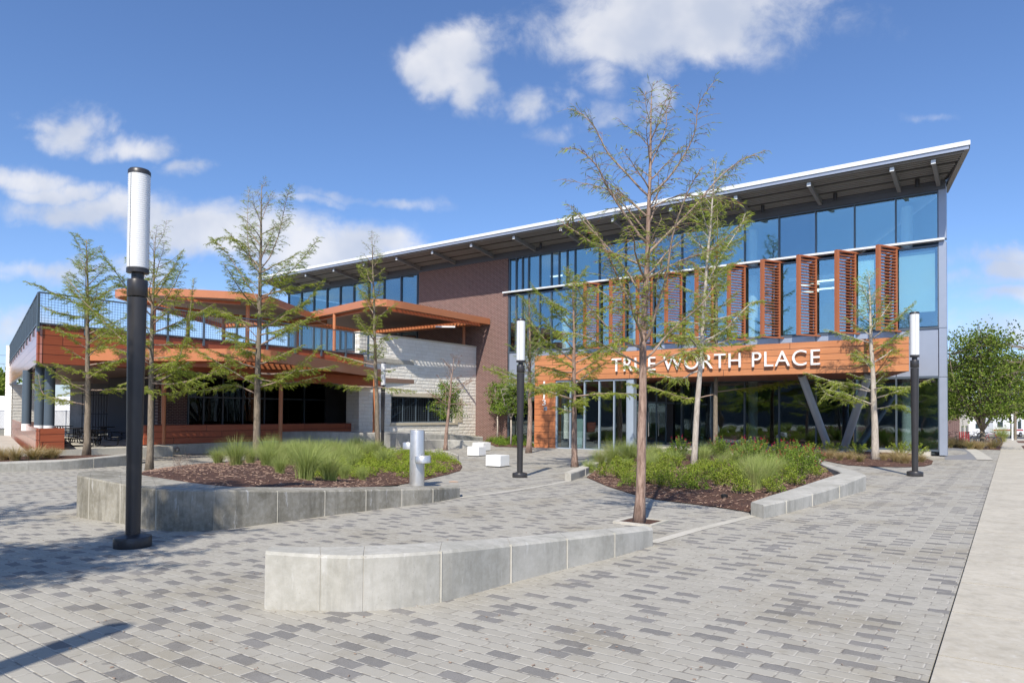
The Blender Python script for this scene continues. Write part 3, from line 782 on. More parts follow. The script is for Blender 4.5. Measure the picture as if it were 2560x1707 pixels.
# structure behind the glass
inn = MB()
ib = [(SL + .3, D0 + .35), (SR - .3, D0 + .35), (SR - 6.2, D0 + 13), (SL + .3, D0 + 13)]
ib = [(B(a, b, 0).x, B(a, b, 0).y) for a, b in ib]
inn.bx(SL + .3, SR - 6.4, D0 + 13.0, D0 + 13.2, -1, 13.0)
for za_, zb2 in ((9.85, 10.2), (5.0, 5.7), (-.6, -.25)): inn.prism(ib, za_, zb2)
bl(inn, 'interior_floor', M['inside'])
bl(MB().bx(SB0 - 3, SB0 - 2.8, D0 + .4, D0 + 12.9, 5.71, 9.84).bx(SB1 - 2, SB1 - 1.8, D0 + .4, D0 + 12.9, -.2, 4.9), 'interior_partition', M['inside_dark'])
sw = MB(); sw.prism([(v.x, v.y) for v in (B(SR - .2, D0 + .41, 0), B(SR + .0, D0 + .41, 0), B(SR - 6.0, D0 + 13.2, 0), B(SR - 6.2, D0 + 13.2, 0))], -.8, 12.7); bl(sw, 'side_wall', M['spandrel'])
bl(MB().bx(SL - .05, SL + .15, D0 + .32, D0 + 13.2, 4, 12.7), 'side_wall', M['mullion'])
for k_, s_ in enumerate((-4.6, -12.6, -20.2, FP(1398, 700)[0] - .3)):
    c = B(s_, D0 + 1.4, 0)
    bl(MB().tube([(c.x, c.y, -.2), (c.x, c.y, 12.6)], .27, 20), 'interior_column', M['white_paint'], smooth=True)
# roller blinds inside the right-hand windows
def blind(x0, x1, y0, y1):
    s0, _ = FP(x0, 700); s1, _ = FP(x1, 700); z1 = FP((x0+x1)/2, y0)[1]; z0 = FP((x0+x1)/2, y1)[1]
    bl(MB().bx(s0, s1, D0 + .16, D0 + .175, z0, z1), 'roller_blind', M['blind'])
blind(2246, 2337, 628, 780); blind(2144, 2184, 648, 790)
for (x0_, x1_, y0_, y1_, dd_) in ((1972, 2092, 683, 688, 1.2),):
    s0, z1 = FP(x0_, y1_ + 8, D0 + dd_); s1, z0 = FP(x1_, y0_ + 4, D0 + dd_)
    bl(MB().bx(s0, s1, D0 + dd_, D0 + dd_ + .03, z0 - .11, z0 + .07), 'interior_beam', M['white_paint'])
for (px_, py_, dd_) in ((2062, 702, 4.0), (2062, 722, 6.0), (2020, 712, 4.0), (2020, 730, 6.0), (1392, 690, 3.0)):
    s0, z0 = FP(px_, py_, D0 + dd_)
    bl(MB().bx(s0 - .6, s0 + .6, D0 + dd_, D0 + dd_ + .3, z0, z0 + .06), 'ceiling_lamp', M['lit'])
# ---- roof
e_ = 3.0; ZFT, ZFB, ZW = 14.0, 13.66, 13.30
sRf = -1.62; sLf = FP(646, 703, D0 - e_)[0]
def roofz(d, top=False):
    z = ZFB + (ZW - ZFB) * (d - (D0 - e_)) / e_
    return z + (.34 if top else 0)
bd = D0 + 14
sBR = SR + .14; sBL = SL - .2
def roof_at(d):   # the roof narrows from its front edge to the wall line
    t = min(1, (d - (D0 - e_)) / e_); return sLf + (sBL - sLf) * t, sRf + (sBR - sRf) * t
rf = MB()
P8 = [B(sLf, D0 - e_, ZFB), B(sRf, D0 - e_, ZFB), B(sBR, D0, ZW), B(sBL, D0, ZW)]
P8 += [B(sLf, D0 - e_, ZFB + .06), B(sRf, D0 - e_, ZFB + .06), B(sBR, D0, ZW + .06), B(sBL, D0, ZW + .06)]
rf.hexa(P8)
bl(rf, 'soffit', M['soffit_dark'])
top = MB(); top.hexa([B(sLf, D0 - e_, ZFT - .06), B(sRf, D0 - e_, ZFT - .06), B(sBR, D0, ZW + .30), B(sBL, D0, ZW + .30), B(sLf, D0 - e_, ZFT), B(sRf, D0 - e_, ZFT), B(sBR, D0, ZW + .36), B(sBL, D0, ZW + .36)])
top.prism([(v.x, v.y) for v in (B(sBL, D0 + .01, 0), B(sBR, D0 + .01, 0), B(sBR - 6.3, bd, 0), B(sBL, bd, 0))], 12.8, 12.95)
bl(top, 'roof', M['white_metal'])
fa = MB()
fa.bx(sLf - .02, sRf + .02, D0 - e_ - .10, D0 - e_ - .003, ZFB + .15, ZFT + .01)
fb_ = MB().bx(sLf + .04, sRf - .04, D0 - e_ - .045, D0 - e_ - .003, ZFB - .02, ZFB + .145); bl(fb_, 'lower_fascia', M['spandrel'])
bl(fa, 'fascia', M['white_metal'])
ribs = MB()
nr = 13
for i in range(nr):
    d = D0 - e_ + .12 + i * (e_ - .25) / nr; a, b_ = roof_at(d); z = roofz(d)
    if i % 5 == 4: continue
    ribs.bx(a + .2, b_ - .2, d, d + .095, z - .08, z - .004)
bl(ribs, 'soffit_rib', M['soffit'])
bm_ = MB(); bm_.bx(sBL + .1, sBR - .05, D0 - .16, D0 + .25, ZT + .085, ZW - .03); bm_.bx(sBL + .1, sBR - .05, D0 - .22, D0 - .163, ZW - .18, ZW - .06)
bl(bm_, 'eaves_beam', M['beam'])
# rake beams at both roof ends
for (sa, sb) in ((sRf, sBR), (sLf, sBL)):
    sg = -1 if sa > -20 else 1
    rk = MB(); h = .30
    p = [B(sa, D0 - e_ + .01, ZFB - .02), B(sa + sg * .22, D0 - e_ + .01, ZFB - .02), B(sb + sg * .22, D0 + .9, ZW - .42), B(sb, D0 + .9, ZW - .42)]
    p2 = [B(sa, D0 - e_ + .01, ZFT - .07), B(sa + sg * .22, D0 - e_ + .01, ZFT - .07), B(sb + sg * .22, D0 + .9, ZW + .28), B(sb, D0 + .9, ZW + .28)]
    if sg > 0: p = [p[1], p[0], p[3], p[2]]; p2 = [p2[1], p2[0], p2[3], p2[2]]
    rk.hexa(p + p2); bl(rk, 'rake_beam', M['soffit'])
brs = [-3.05] + [-4.75 - 3.76 * k for k in range(14)]
for s_ in brs:
    w = .085; db, de = D0 - e_ + .22, D0 - .2
    za, zb_ = roofz(db), roofz(de)
    mb = MB(); mb.hexa([B(s_ - w, db, za - .30), B(s_ + w, db, za - .30), B(s_ + w, de, zb_ - .34), B(s_ - w, de, zb_ - .34),
                        B(s_ - w, db, za - .06), B(s_ + w, db, za - .06), B(s_ + w, de, zb_ - .06), B(s_ - w, de, zb_ - .06)])
    b1 = bl(mb, 'bracket', M['bracket'])
    cp = MB().bx(s_ - w - .01, s_ + w + .01, db - .02, db - .002, za - .31, za - .13).build('end_cap', M['white_metal'], b1)
for s_ in [-3.9 - 3.76 * k for k in range(7)]:
    c = B(s_, D0 - .75, 0); z = roofz(D0 - .75)
    bl(MB().tube([(c.x, c.y, z - .42), (c.x, c.y, z - .05)], .10, 14), 'downlight', M['lamp_black'], smooth=True)
# ---- sign canopy
sS0, sS1 = FP(1337, 900, DS)[0], FP(2272, 900, DS)[0]
ZS0, ZS1 = 3.51, 5.01
sE = FP(2213, 945, D0)[0]
sgn = MB(); sgn.bx(sS0, sS1, DS, DS + .12, ZS0, ZS1)
sg_o = bl(sgn, 'timber_sign_board', M['wood_sign'])
dk = MB()
poly = [B(sS0, DS + .122, 0), B(sS1 - .02, DS + .122, 0), B(sE, D0 - .09, 0), B(sS0, D0 - .09, 0)]
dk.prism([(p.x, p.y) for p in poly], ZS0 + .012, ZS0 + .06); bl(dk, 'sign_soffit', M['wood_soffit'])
dk = MB(); dk.prism([(p.x, p.y) for p in poly], ZS1 - .2, ZS1 - .03); bl(dk, 'sign_roof', M['spandrel'])
mb = MB(); mb.hexa([B(sS1 - .1, DS + .122, ZS0 + .06), B(sS1 - .02, DS + .122, ZS0 + .06), B(sE, D0 - .1, ZS0 + .06), B(sE - .1, D0 - .1, ZS0 + .06),
                    B(sS1 - .1, DS + .122, ZS1 - .2), B(sS1 - .02, DS + .122, ZS1 - .2), B(sE, D0 - .1, ZS1 - .2), B(sE - .1, D0 - .1, ZS1 - .2)])
bl(mb, 'sign_return', M['wood_sign'])
def text_obj(txt, size, depth, name, mat, mtx, parent, spacing=1.0, align='LEFT'):
    cu_ = bpy.data.curves.new(name, 'FONT'); cu_.body = txt; cu_.size = size; cu_.extrude = depth; cu_.space_character = spacing
    cu_.align_x = align; cu_.offset = -.004 * size
    tmp = bpy.data.objects.new('tmp', cu_); COL.objects.link(tmp)
    dg = bpy.context.evaluated_depsgraph_get(); me = bpy.data.meshes.new_from_object(tmp.evaluated_get(dg))
    bpy.data.objects.remove(tmp)
    me.name = name; xs_ = [v.co.x for v in me.vertices]; ys_ = [v.co.y for v in me.vertices]
    me.transform(Matrix.Translation((-min(xs_), -min(ys_), 0)))
    return me, max(xs_) - min(xs_), max(ys_) - min(ys_)
def put_text(txt, s0, s1, z0, z1, d, depth, name, mat, spacing=1.06):
    me, w, h = text_obj(txt, 1.0, depth, name, mat, None, None, spacing)
    kx, kz = (s1 - s0) / w, (z1 - z0) / h
    mt = Matrix(((U.x * kx, 0, N.x, 0), (U.y * kx, 0, N.y, 0), (0, kz, 0, 0), (0, 0, 0, 1)))
    mt = mt @ Matrix.Scale(1, 4)
    me.transform(mt); c = B(s0, d, z0); me.transform(Matrix.Translation(c))
    me.materials.clear(); me.materials.append(mat); me.flip_normals()
    me.calc_loop_triangles() if hasattr(me, 'calc_loop_triangles') else None
    o = bpy.data.objects.new(name, me); COL.objects.link(o); o.parent = bld; o.matrix_parent_inverse = Matrix.Translation(-bld.location)
    return o
s0t, s1t = FP(1532, 900, DS)[0], FP(2052, 890, DS)[0]
tw_ = put_text('TRUE WORTH PLACE', s0t, s1t, 3.90, 4.63, DS - .12, .05, 'sign_letter', M['white_paint'], 1.10)
bmx = bmesh.new(); bmx.from_mesh(tw_.data); bmx.verts.ensure_lookup_table(); seen = set(); isl = []
for v in bmx.verts:
    if v.index in seen: continue
    st_ = [v]; seen.add(v.index); cur = []
    while st_:
        q = st_.pop(); cur.append(q.index)
        for e in q.link_edges:
            w = e.other_vert(q)
            if w.index not in seen: seen.add(w.index); st_.append(w)
    isl.append(cur)
bmx.free(); src = tw_.data
co = [v.co.copy() for v in src.vertices]; pol = [tuple(p.vertices) for p in src.polygons]
def sspan(c): a = [co[i].x * U.x + co[i].y * U.y for i in c]; return min(a), max(a)
grp_ = []
for c in sorted(isl, key=lambda c: sspan(c)[0]):   # front, back and rim of one letter overlap along the wall
    a, b_ = sspan(c)
    if grp_ and a < grp_[-1][1] - .02 and (min(b_, grp_[-1][1]) - a) > .6 * min(b_ - a, grp_[-1][1] - grp_[-1][0]): grp_[-1][0] = min(a, grp_[-1][0]); grp_[-1][1] = max(b_, grp_[-1][1]); grp_[-1][2] += c
    else: grp_.append([a, b_, list(c)])
for a, b_, c in grp_:
    ids = {v: k for k, v in enumerate(c)}; me = bpy.data.meshes.new('sign_letter')
    me.from_pydata([tuple(co[v]) for v in c], [], [tuple(ids[i] for i in p) for p in pol if p[0] in ids]); me.materials.append(M['white_paint'])
    o = bpy.data.objects.new('sign_letter', me); COL.objects.link(o); o.parent = bld; o.matrix_parent_inverse = Matrix.Translation(-bld.location)
bpy.data.objects.remove(tw_); print('letters', len(grp_))
# pillar at the left end of the sign
sP1 = FP(1387.5, 1000, DS)[0]
bl(MB().bx(sS0, sP1, DS + .003, DS + .7, -.62, ZS0 - .003), 'timber_pillar', M['wood_pillar'])
sc_ = FP(1361, 980, DS)[0]
for i, ch in enumerate('1513'):
    z1 = FP(1361, 953 + i * 15.4, DS)[1]; w = .10 if ch == '1' else .24
    put_text(ch, sc_ - w/2, sc_ + w/2, z1 - .32, z1, DS - .03, .02, 'house_number', M['white_paint'])
zc = FP(1363, 1021, DS)[1]
pq = bl(MB().bx(sc_ - .02, sc_ + .20, DS - .02, DS, zc - .12, zc + .12), 'access_plaque', M['spandrel'])
MB().bx(sc_ + .02, sc_ + .10, DS - .028, DS - .021, zc - .07, zc + .07).build('plaque_mark', M['mullion'], pq)
# glazing of the entrance lobby in the plane of the sign
ex = [FP(x, 1000, DS)[0] for x in (1389, 1423.6, 1459, 1496, 1533, 1566)]
fe = MB()
for i in range(5):
    pane(ex[i] + .03, ex[i+1] - .03, -.42, ZS0 - .1, DS + .12, M['glass_low'], 'lobby_window')
for s_ in ex: fe.bx(s_ - .03, s_ + .03, DS + .06, DS + .22, -.5, ZS0)
fe.bx(ex[0], ex[-1], DS + .06, DS + .22, -.55, -.42); fe.bx(ex[0], ex[-1], DS + .06, DS + .22, ZS0 - .1, ZS0 - .002)
bl(fe, 'lobby_frame', M['steel_lt'])
c0 = FP(1574, 1000, DS)[0]
bl(MB().bx(c0 - .2, c0 + .2, DS + .06, DS + .45, -.55, ZS0 - .002), 'entrance_post', M['steel_lt'])
# recessed doors between the lobby and the porch glass
dr = MB()
for k_ in range(4):
    d = DS + .6 + k_ * 1.35
    dr.bx(c0 + .02, c0 + .09, d, d + .08, -.5, ZS0 - .01)
dr.bx(c0 + .02, c0 + .09, DS + .6, D0 - .1, 2.2, 2.3)
bl(dr, 'door_frame', M['mullion'])
for k_ in range(3):
    d = DS + .68 + k_ * 1.35
    g_ = bl(MB().bx(c0 + .04, c0 + .06, d, d + 1.26, -.45, 2.19), 'entrance_door', M['glass_low'])
    MB().bx(c0 + .10, c0 + .13, d + .12, d + .15, .3, 1.7).build('door_handle', M['inox'], g_)
# lobby back: dark inner wall so the glass reads deep
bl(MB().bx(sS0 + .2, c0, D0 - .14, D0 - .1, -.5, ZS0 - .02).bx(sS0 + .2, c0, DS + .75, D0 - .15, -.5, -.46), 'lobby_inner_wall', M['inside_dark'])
# a tilted green panel and a desk seen in the lobby
a_ = FP(1405, 1090, DS)[0]
lp = MB(); lp.hexa([B(a_, DS + 1.2, -.44), B(a_ + .6, DS + 1.2, -.44), B(a_ + .6, DS + 1.3, -.44), B(a_, DS + 1.3, -.44), B(a_ - .45, DS + 2.1, 1.5), B(a_ + .2, DS + 2.1, 1.5), B(a_ + .2, DS + 2.2, 1.5), B(a_ - .45, DS + 2.2, 1.5)]); bl(lp, "leaning_panel", M["blind"])
# plinth under the porch glass
bl(MB().bx(sp0, SR - .55, D0 - .55, D0 - .12, -1.2, -.16), 'plinth', M['conc_pale'])
bl(MB().bx(sp0 + 1, FP(2130, 1120)[0], D0 - 2.6, D0 - .56, -1.2, -.20), 'porch_step', M['conc_pale'])
# leaning steel columns below the sign
dvc = D0 - 1.9
def colpt(px, py, d):
    s_, z_ = FP(px, py, d); return B(s_, d, z_)
t1 = colpt(2004, 938, DS + .9); b1_ = colpt(2070, 1116, dvc - .3)
t2 = colpt(2168, 946, DS + .9); b2_ = colpt(2110, 1119, dvc - .3)
for a, b_ in ((t1, b1_), (t2, b2_)):
    a = a.copy(); b_ = b_.copy(); d = (a - b_); a = a + d * ((ZS0 + .01 - a.z) / d.z)
    bl(MB().tube([tuple(b_ - d.normalized() * .15), tuple(a)], .185, 20), 'leaning_column', M['steel_lt'], smooth=True)
ps = FP(2092, 1124, dvc)[0]
bl(MB().bx(ps - 1.5, ps + 1.4, dvc - .9, dvc + .2, -1.0, -.30), 'column_footing', M['conc_pale'])
# ---- vertical orange sunshades
th = Vector((.907, .42, 0))
backx = [1497, 1562, 1631, 1705, 1783, 1863, 1950, 2041, 2139, 2242]
frontx = [1458, 1523, 1590, 1662, 1738, 1819, 1903, 1994, 2090, 2194]
z0, z1 = 5.86, 10.17
for fx_, bx_ in zip(frontx, backx):
    sb = FP(bx_, 700, D0 - .18)[0]; pb = B(sb, D0 - .18, 0)
    # direction: constant; length solved so that the outer edge falls on the measured line
    k = (fx_ - 1280) / FPX; w = (pb.x - k * pb.y) / (th.x - k * th.y); w = min(1.7, max(1.1, w))
    pa = pb - th * w; nn = Vector((-th.y, th.x, 0))
    def H(u0, u1, v0, v1, za, zb_):
        f = lambda u, v, z: tuple(pa + th * u + nn * v + Vector((0, 0, z)))
        return [f(u0, v0, za), f(u1, v0, za), f(u1, v1, za), f(u0, v1, za), f(u0, v0, zb_), f(u1, v0, zb_), f(u1, v1, zb_), f(u0, v1, zb_)]
    fm = MB()
    fm.hexa(H(0, .16, -.09, .09, z0, z1)); fm.hexa(H(w - .13, w - .03, -.07, .07, z0, z1 - .08))
    fm.hexa(H(.16, w + .42, -.09, .09, z1 - .07, z1 + .01)); fm.hexa(H(.16, w + .42, -.09, .09, z0, z0 + .07))
    f_o = bl(fm, 'sunshade', M['louver'])
    sl = MB(); ns = 26
    for i in range(1, ns):
        z = z0 + .07 + (z1 - z0 - .14) * i / ns
        sl.hexa(H(.16, w - .13, -.07, .07, z - .021, z + .021))
    o = sl.build('slats', M['louver'], f_o)
# ---------------------------------------------------------------- the terrace wing
wing = thing('terrace_wing', 'two storey wing with timber fascia, roof terrace, blue grey columns and a white limestone wall', 'building', B(CW, 11, 0))
def wl(mb, name, mat, parent=None, **k):
    o = mb.build(name, mat, None, **k)
    par = parent or wing; o.parent = par
    if par is wing: o.matrix_parent_inverse = Matrix.Translation(-wing.location)
    return o
C0 = B(CW, 10.9, 0); C0 = Vector((-19.5, 28.0, 0)); dC = C0.dot(N)
AD = Vector((-.785, 1, 0)).normalized(); L0 = C0 + AD * 31.5
dSt = WP(899, 900, CW - .2)[0]
ZT0, ZT1 = 3.46, 5.04
def along(a, b_, w, z0, z1, mb, t0=0, t1=1):
    """a wall from a to b, thickness w to the left of its direction"""
    d = (b_ - a); n = Vector((-d.y, d.x, 0)).normalized(); p, q = a + d * t0, a + d * t1
    mb.hexa([tuple(p + Vector((0, 0, z0))), tuple(q + Vector((0, 0, z0))), tuple(q + n * w + Vector((0, 0, z0))), tuple(p + n * w + Vector((0, 0, z0))),
             tuple(p + Vector((0, 0, z1))), tuple(q + Vector((0, 0, z1))), tuple(q + n * w + Vector((0, 0, z1))), tuple(p + n * w + Vector((0, 0, z1)))])
    return mb
F1 = B(C0.dot(U), dSt, 0)
wl(along(C0, F1, .15, ZT0, ZT1, MB()), 'timber_fascia', M['wood_wing'])
M['wood_gloss'] = wood('timber_wing_gloss', (.40, .13, .08), (.52, .20, .13), 'd', 3.46, .395, 2.4)  # glossy side face; its pinker tone also puts reflected light into the colour
M['wood_gloss'].node_tree.nodes['Principled BSDF'].inputs['Roughness'].default_value = .16
M['wood_gloss'].node_tree.nodes['Principled BSDF'].inputs['Specular IOR Level'].default_value = 1.0
wl(along(L0, C0 + AD * .02, .15, ZT0, ZT1, MB()), 'timber_fascia', M['wood_gloss'])
nw = Vector((N.x, N.y, 0)); back_pt = B(-56, D0 + 4, 0)
dk = MB(); ins = .16
poly = [C0 + N * .2 - U * ins + AD * .1, B(C0.dot(U) - ins, dSt, 0), B(CW - .5, D0 - .13, 0), B(SL, D0 - .13, 0), L0 + Vector((2, -1, 0))]
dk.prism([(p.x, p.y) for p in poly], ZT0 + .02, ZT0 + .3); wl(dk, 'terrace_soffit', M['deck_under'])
dk = MB(); dk.prism([(p.x, p.y) for p in poly], ZT1 - .3, ZT1 - .02); wl(dk, 'terrace_deck', M['conc_pale'])
# upstand of the deck, seen as a small brick strip under the railing
wl(along(C0 + N * .1 - U * .02, F1 - U * .02, .3, ZT1 - .02, ZT1 + .12, MB()), 'parapet', M['brick_side'])
# limestone wall with the grilled opening
sW = CW - .2; d1_, zo1 = WP(978, 990, sW); d2_, _ = WP(1136, 1000, sW); zo0 = .86
zst = 6.46
st = MB()
for (a, b_, z0_, z1_) in ((dSt, d1_, -1.2, zst), (d2_, D0 - .125, -1.2, zst), (d1_, d2_, zo1, zst), (d1_, d2_, -1.2, zo0)):
    st.bx(sW - .45, sW, a, b_, z0_, z1_)
wl(st, 'limestone_wall', M['stone'])
wl(MB().bx(sW - .5, sW + .04, dSt - .04, D0 - .125, zst + .003, zst + .10), 'coping', M['stone_trim'])
tr_ = MB(); tr_.bx(sW - .3, sW + .05, d1_ - .1, d2_ + .35, zo0 - .16, zo0 - .003); tr_.bx(sW - .1, sW + .03, d1_ - .1, d2_ + .1, zo1 + .003, zo1 + .26)
tr_.bx(sW - .3, sW + .03, d2_ + .0, d2_ + .9, zo0, zo1)
wl(tr_, 'window_surround', M['stone_trim'])
gr_ = MB()
for i in range(28): d = d1_ + (d2_ - d1_) * (i + .5) / 28; gr_.bx(sW - .22, sW - .205, d - .008, d + .008, zo0, zo1)
for i in range(12): z = zo0 + (zo1 - zo0) * (i + .5) / 12; gr_.bx(sW - .224, sW - .206, d1_, d2_, z - .008, z + .008)
for i in range(6): d = d1_ + (d2_ - d1_) * i / 5; gr_.bx(sW - .24, sW - .17, d - .03, d + .03, zo0, zo1)
gr_.bx(sW - .24, sW - .17, d1_, d2_, zo0, zo0 + .09); gr_.bx(sW - .24, sW - .17, d1_, d2_, zo1 - .08, zo1)
wl(gr_, 'window_grille', M['steel'])
gr2 = MB(); 
for k_ in range(2):
    a = B(sW - 1.6 - k_ * 1.2, d1_ + .2, .5); b_ = B(sW - 1.6 - k_ * 1.2, d2_ - .6, 3.2); gr2.tube([a, b_], .05, 6)
    gr2.tube([a + Vector((0, 0, .5)), b_ + Vector((0, 0, .5))], .03, 6)
wl(gr2, 'stair_rail', M['steel'])
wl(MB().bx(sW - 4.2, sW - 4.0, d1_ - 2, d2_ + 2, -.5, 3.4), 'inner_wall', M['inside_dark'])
wl(MB().bx(sW - 1.2, sW - .46, dSt, dSt + .35, -1.2, ZT0), 'limestone_return', M['stone_s'])
# recessed storefront and brick
sF = CW - 5.2
db0, db1 = WP(395, 1000, sF)[0], WP(470, 1000, sF)[0]
wl(MB().bx(sF - .3, sF, db0, db1, -1, ZT0), 'recessed_brick_wall', M['brick_side'])
sfx = [470, 508, 556, 606, 660, 705, 760, 830, 898]
dd = [WP(x, 1000, sF)[0] for x in sfx]
dd[-1] = D0 - .3
sf = MB()
for d in dd: sf.bx(sF - .08, sF + .08, d - .04, d + .04, -.5, ZT0)
sf.bx(sF - .08, sF + .08, dd[0], dd[-1], .15, .25); sf.bx(sF - .08, sF + .08, dd[0], dd[-1], 2.3, 2.38)
wl(sf, 'storefront_frame', M['mullion'])
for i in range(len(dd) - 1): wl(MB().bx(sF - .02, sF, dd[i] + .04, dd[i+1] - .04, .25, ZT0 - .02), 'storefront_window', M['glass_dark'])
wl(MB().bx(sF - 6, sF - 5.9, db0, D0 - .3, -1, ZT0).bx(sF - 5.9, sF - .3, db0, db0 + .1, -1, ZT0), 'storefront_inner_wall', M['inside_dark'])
# timber low wall on its concrete base
sLw = CW - .9
dl0 = WP(360, 1100, sLw)[0]; dl1 = WP(915, 1070, sLw)[0]
wl(MB().bx(sLw - .35, sLw, dl0, dl1, -.08, .86), 'timber_low_wall', M['wood_low'])
wl(MB().bx(sLw - .5, sLw + .10, dl0 + .2, dl1 - 6, -1.2, -.09), 'concrete_base', M['conc_pale'])
wl(MB().bx(sLw - 5.5, sLw - .52, dl0, D0 - .2, -1.2, -.12), 'walkway_slab', M['conc_pale'])
dp = WP(436, 1120, sLw + .1)[0]; c = B(sLw + .14, dp + .1, -.33)
wl(MB().lathe((c.x, c.y, c.z - .1), [(.12, 0), (.13, .03), (.13, .14), (.06, .2)], 14), 'wall_outlet', M['chrome'], smooth=True)
wl(MB().bx(sLw + .101, sLw + .115, dp - .85, dp - .45, -.6, -.12), 'meter_panel', M['steel'])
# timber planter under the corner
zpl0, zpl1 = -.12, .79
Pp = C0 + N * .05
dpe = WP(161, 1100, C0.dot(U))[0]
wl(along(Pp, B(C0.dot(U), dpe, 0), .12, zpl0, zpl1, MB()), 'timber_planter', M['wood_low'])
Lp = C0 + AD * 24
pn = MB(); V_ = [tuple(Lp + Vector((0, 0, -.62))), tuple(C0 + AD * .03 + Vector((0, 0, -.30)))]
nl = Vector((AD.y, -AD.x, 0))
q0, q1 = Lp, C0 + AD * .02
pn.hexa([tuple(q0 + Vector((0, 0, -.7))), tuple(q1 + Vector((0, 0, -.5))), tuple(q1 + nl * .12 + Vector((0, 0, -.5))), tuple(q0 + nl * .12 + Vector((0, 0, -.7))),
         tuple(q0 + Vector((0, 0, .84))), tuple(q1 + Vector((0, 0, .79))), tuple(q1 + nl * .12 + Vector((0, 0, .79))), tuple(q0 + nl * .12 + Vector((0, 0, .84)))])
wl(pn, 'timber_planter', M['wood_gloss'])
so = MB(); so.prism([((Pp + N * .1 - U * .15).x, (Pp + N * .1 - U * .15).y), (B(C0.dot(U) - .15, dpe - .1, 0).x, B(C0.dot(U) - .15, dpe - .1, 0).y), ((C0 + AD * 23 + nl * 2.0).x, (C0 + AD * 23 + nl * 2.0).y), ((C0 + AD * 23 + nl * .2).x, (C0 + AD * 23 + nl * .2).y)], -.3, zpl1 - .08)
wl(so, 'planter_soil', M['mulch'])
# slab of the picnic area with its kerb
sl_ = MB(); poly2 = [C0 + U * .05 - N * .3, B(C0.dot(U) + .05, dl0 + .8, 0), B(sF, dl0 + .8, 0), B(-56, 34, 0), C0 + AD * 16 + nl * 1.5]
sl_.prism([(p.x, p.y) for p in poly2], -1.2, -.125); wl(sl_, 'picnic_slab', M['conc_pale'])
# blue grey columns
for (px, pb, rr, Yc) in ((66, 1058, .20, 33.5), (98.5, 1067, .205, 30.6), (122.5, 1070, .205, 30.4), (428, 1064, .22, 38.5)):
    p = atY(px, pb, Yc); zb_ = .62 if px < 200 else -.1
    o = wl(MB().tube([(p.x, p.y, zb_), (p.x, p.y, ZT0 + .02)], rr, 22), 'steel_column', M['steel_lt'] if px > 400 else M['steel'], smooth=True)
    if px < 200: MB().tube([(p.x, p.y, zb_ - .1), (p.x, p.y, zb_ + .24)], rr + .004, 22).build('column_foot', M['white_paint'], o, smooth=True)
# limestone end wall at the far left, and a grey panel behind the tables
ee = atY(24, 1000, 52.3); e2 = atY(100, 1000, 46)
wl(along(Vector((ee.x - .35, ee.y, 0)), Vector((ee.x + .15, ee.y, 0)), .5, -.9, 6.45, MB()), 'limestone_end_pier', M['stone_s'])
a_ = Vector((ee.x + .2, ee.y + .1, 0)); b_ = atY(104, 1000, 54); b_.z = 0
wl(along(a_, b_, .4, -.9, ZT0 + .01, MB()), 'limestone_end_wall', M['stone_s'])
a_ = atY(175, 1000, 46); b_ = atY(214, 1000, 46); a_.z = b_.z = 0
wl(along(a_, b_, .3, -.12, ZT0 + .01, MB()), 'concrete_pier', M['conc'])
a_ = atY(276, 1000, 42); b_ = atY(290, 1000, 42); a_.z = b_.z = 0
wl(along(a_, b_, .5, -.12, ZT0 + .01, MB()), 'brick_pier', M['brick'])
a_ = atY(214, 1000, 50); b_ = atY(276, 1000, 50); a_.z = b_.z = 0
wl(along(a_, b_, .2, -.12, ZT0 + .01, MB()), 'plant_room_door', M['inside'])
gate = thing('picket_gate', 'black metal picket fence standing behind the picnic tables', 'fence', (0, 0, 0))
g1, g2 = atY(205, 1000, 43.5), atY(274, 1000, 43.5)
for (ga_, gb_) in ((atY(206, 1000, 43.5), atY(274, 1000, 43.5)), (atY(291, 1000, 41), atY(330, 1000, 41))):
    ga_.z = gb_.z = 0; gm = MB(); n_ = int((gb_ - ga_).length / .16)
    for i in range(n_ + 1):
        p = ga_.lerp(gb_, i / n_); gm.box(p.x - .018, p.x + .018, p.y - .018, p.y + .018, -.12, 2.75)
    for z in (.15, 1.3, 2.5): gm.tube([ga_ + Vector((0, 0, z)), gb_ + Vector((0, 0, z))], .03, 4)
    gm.build('picket_panel', M['black'], gate)
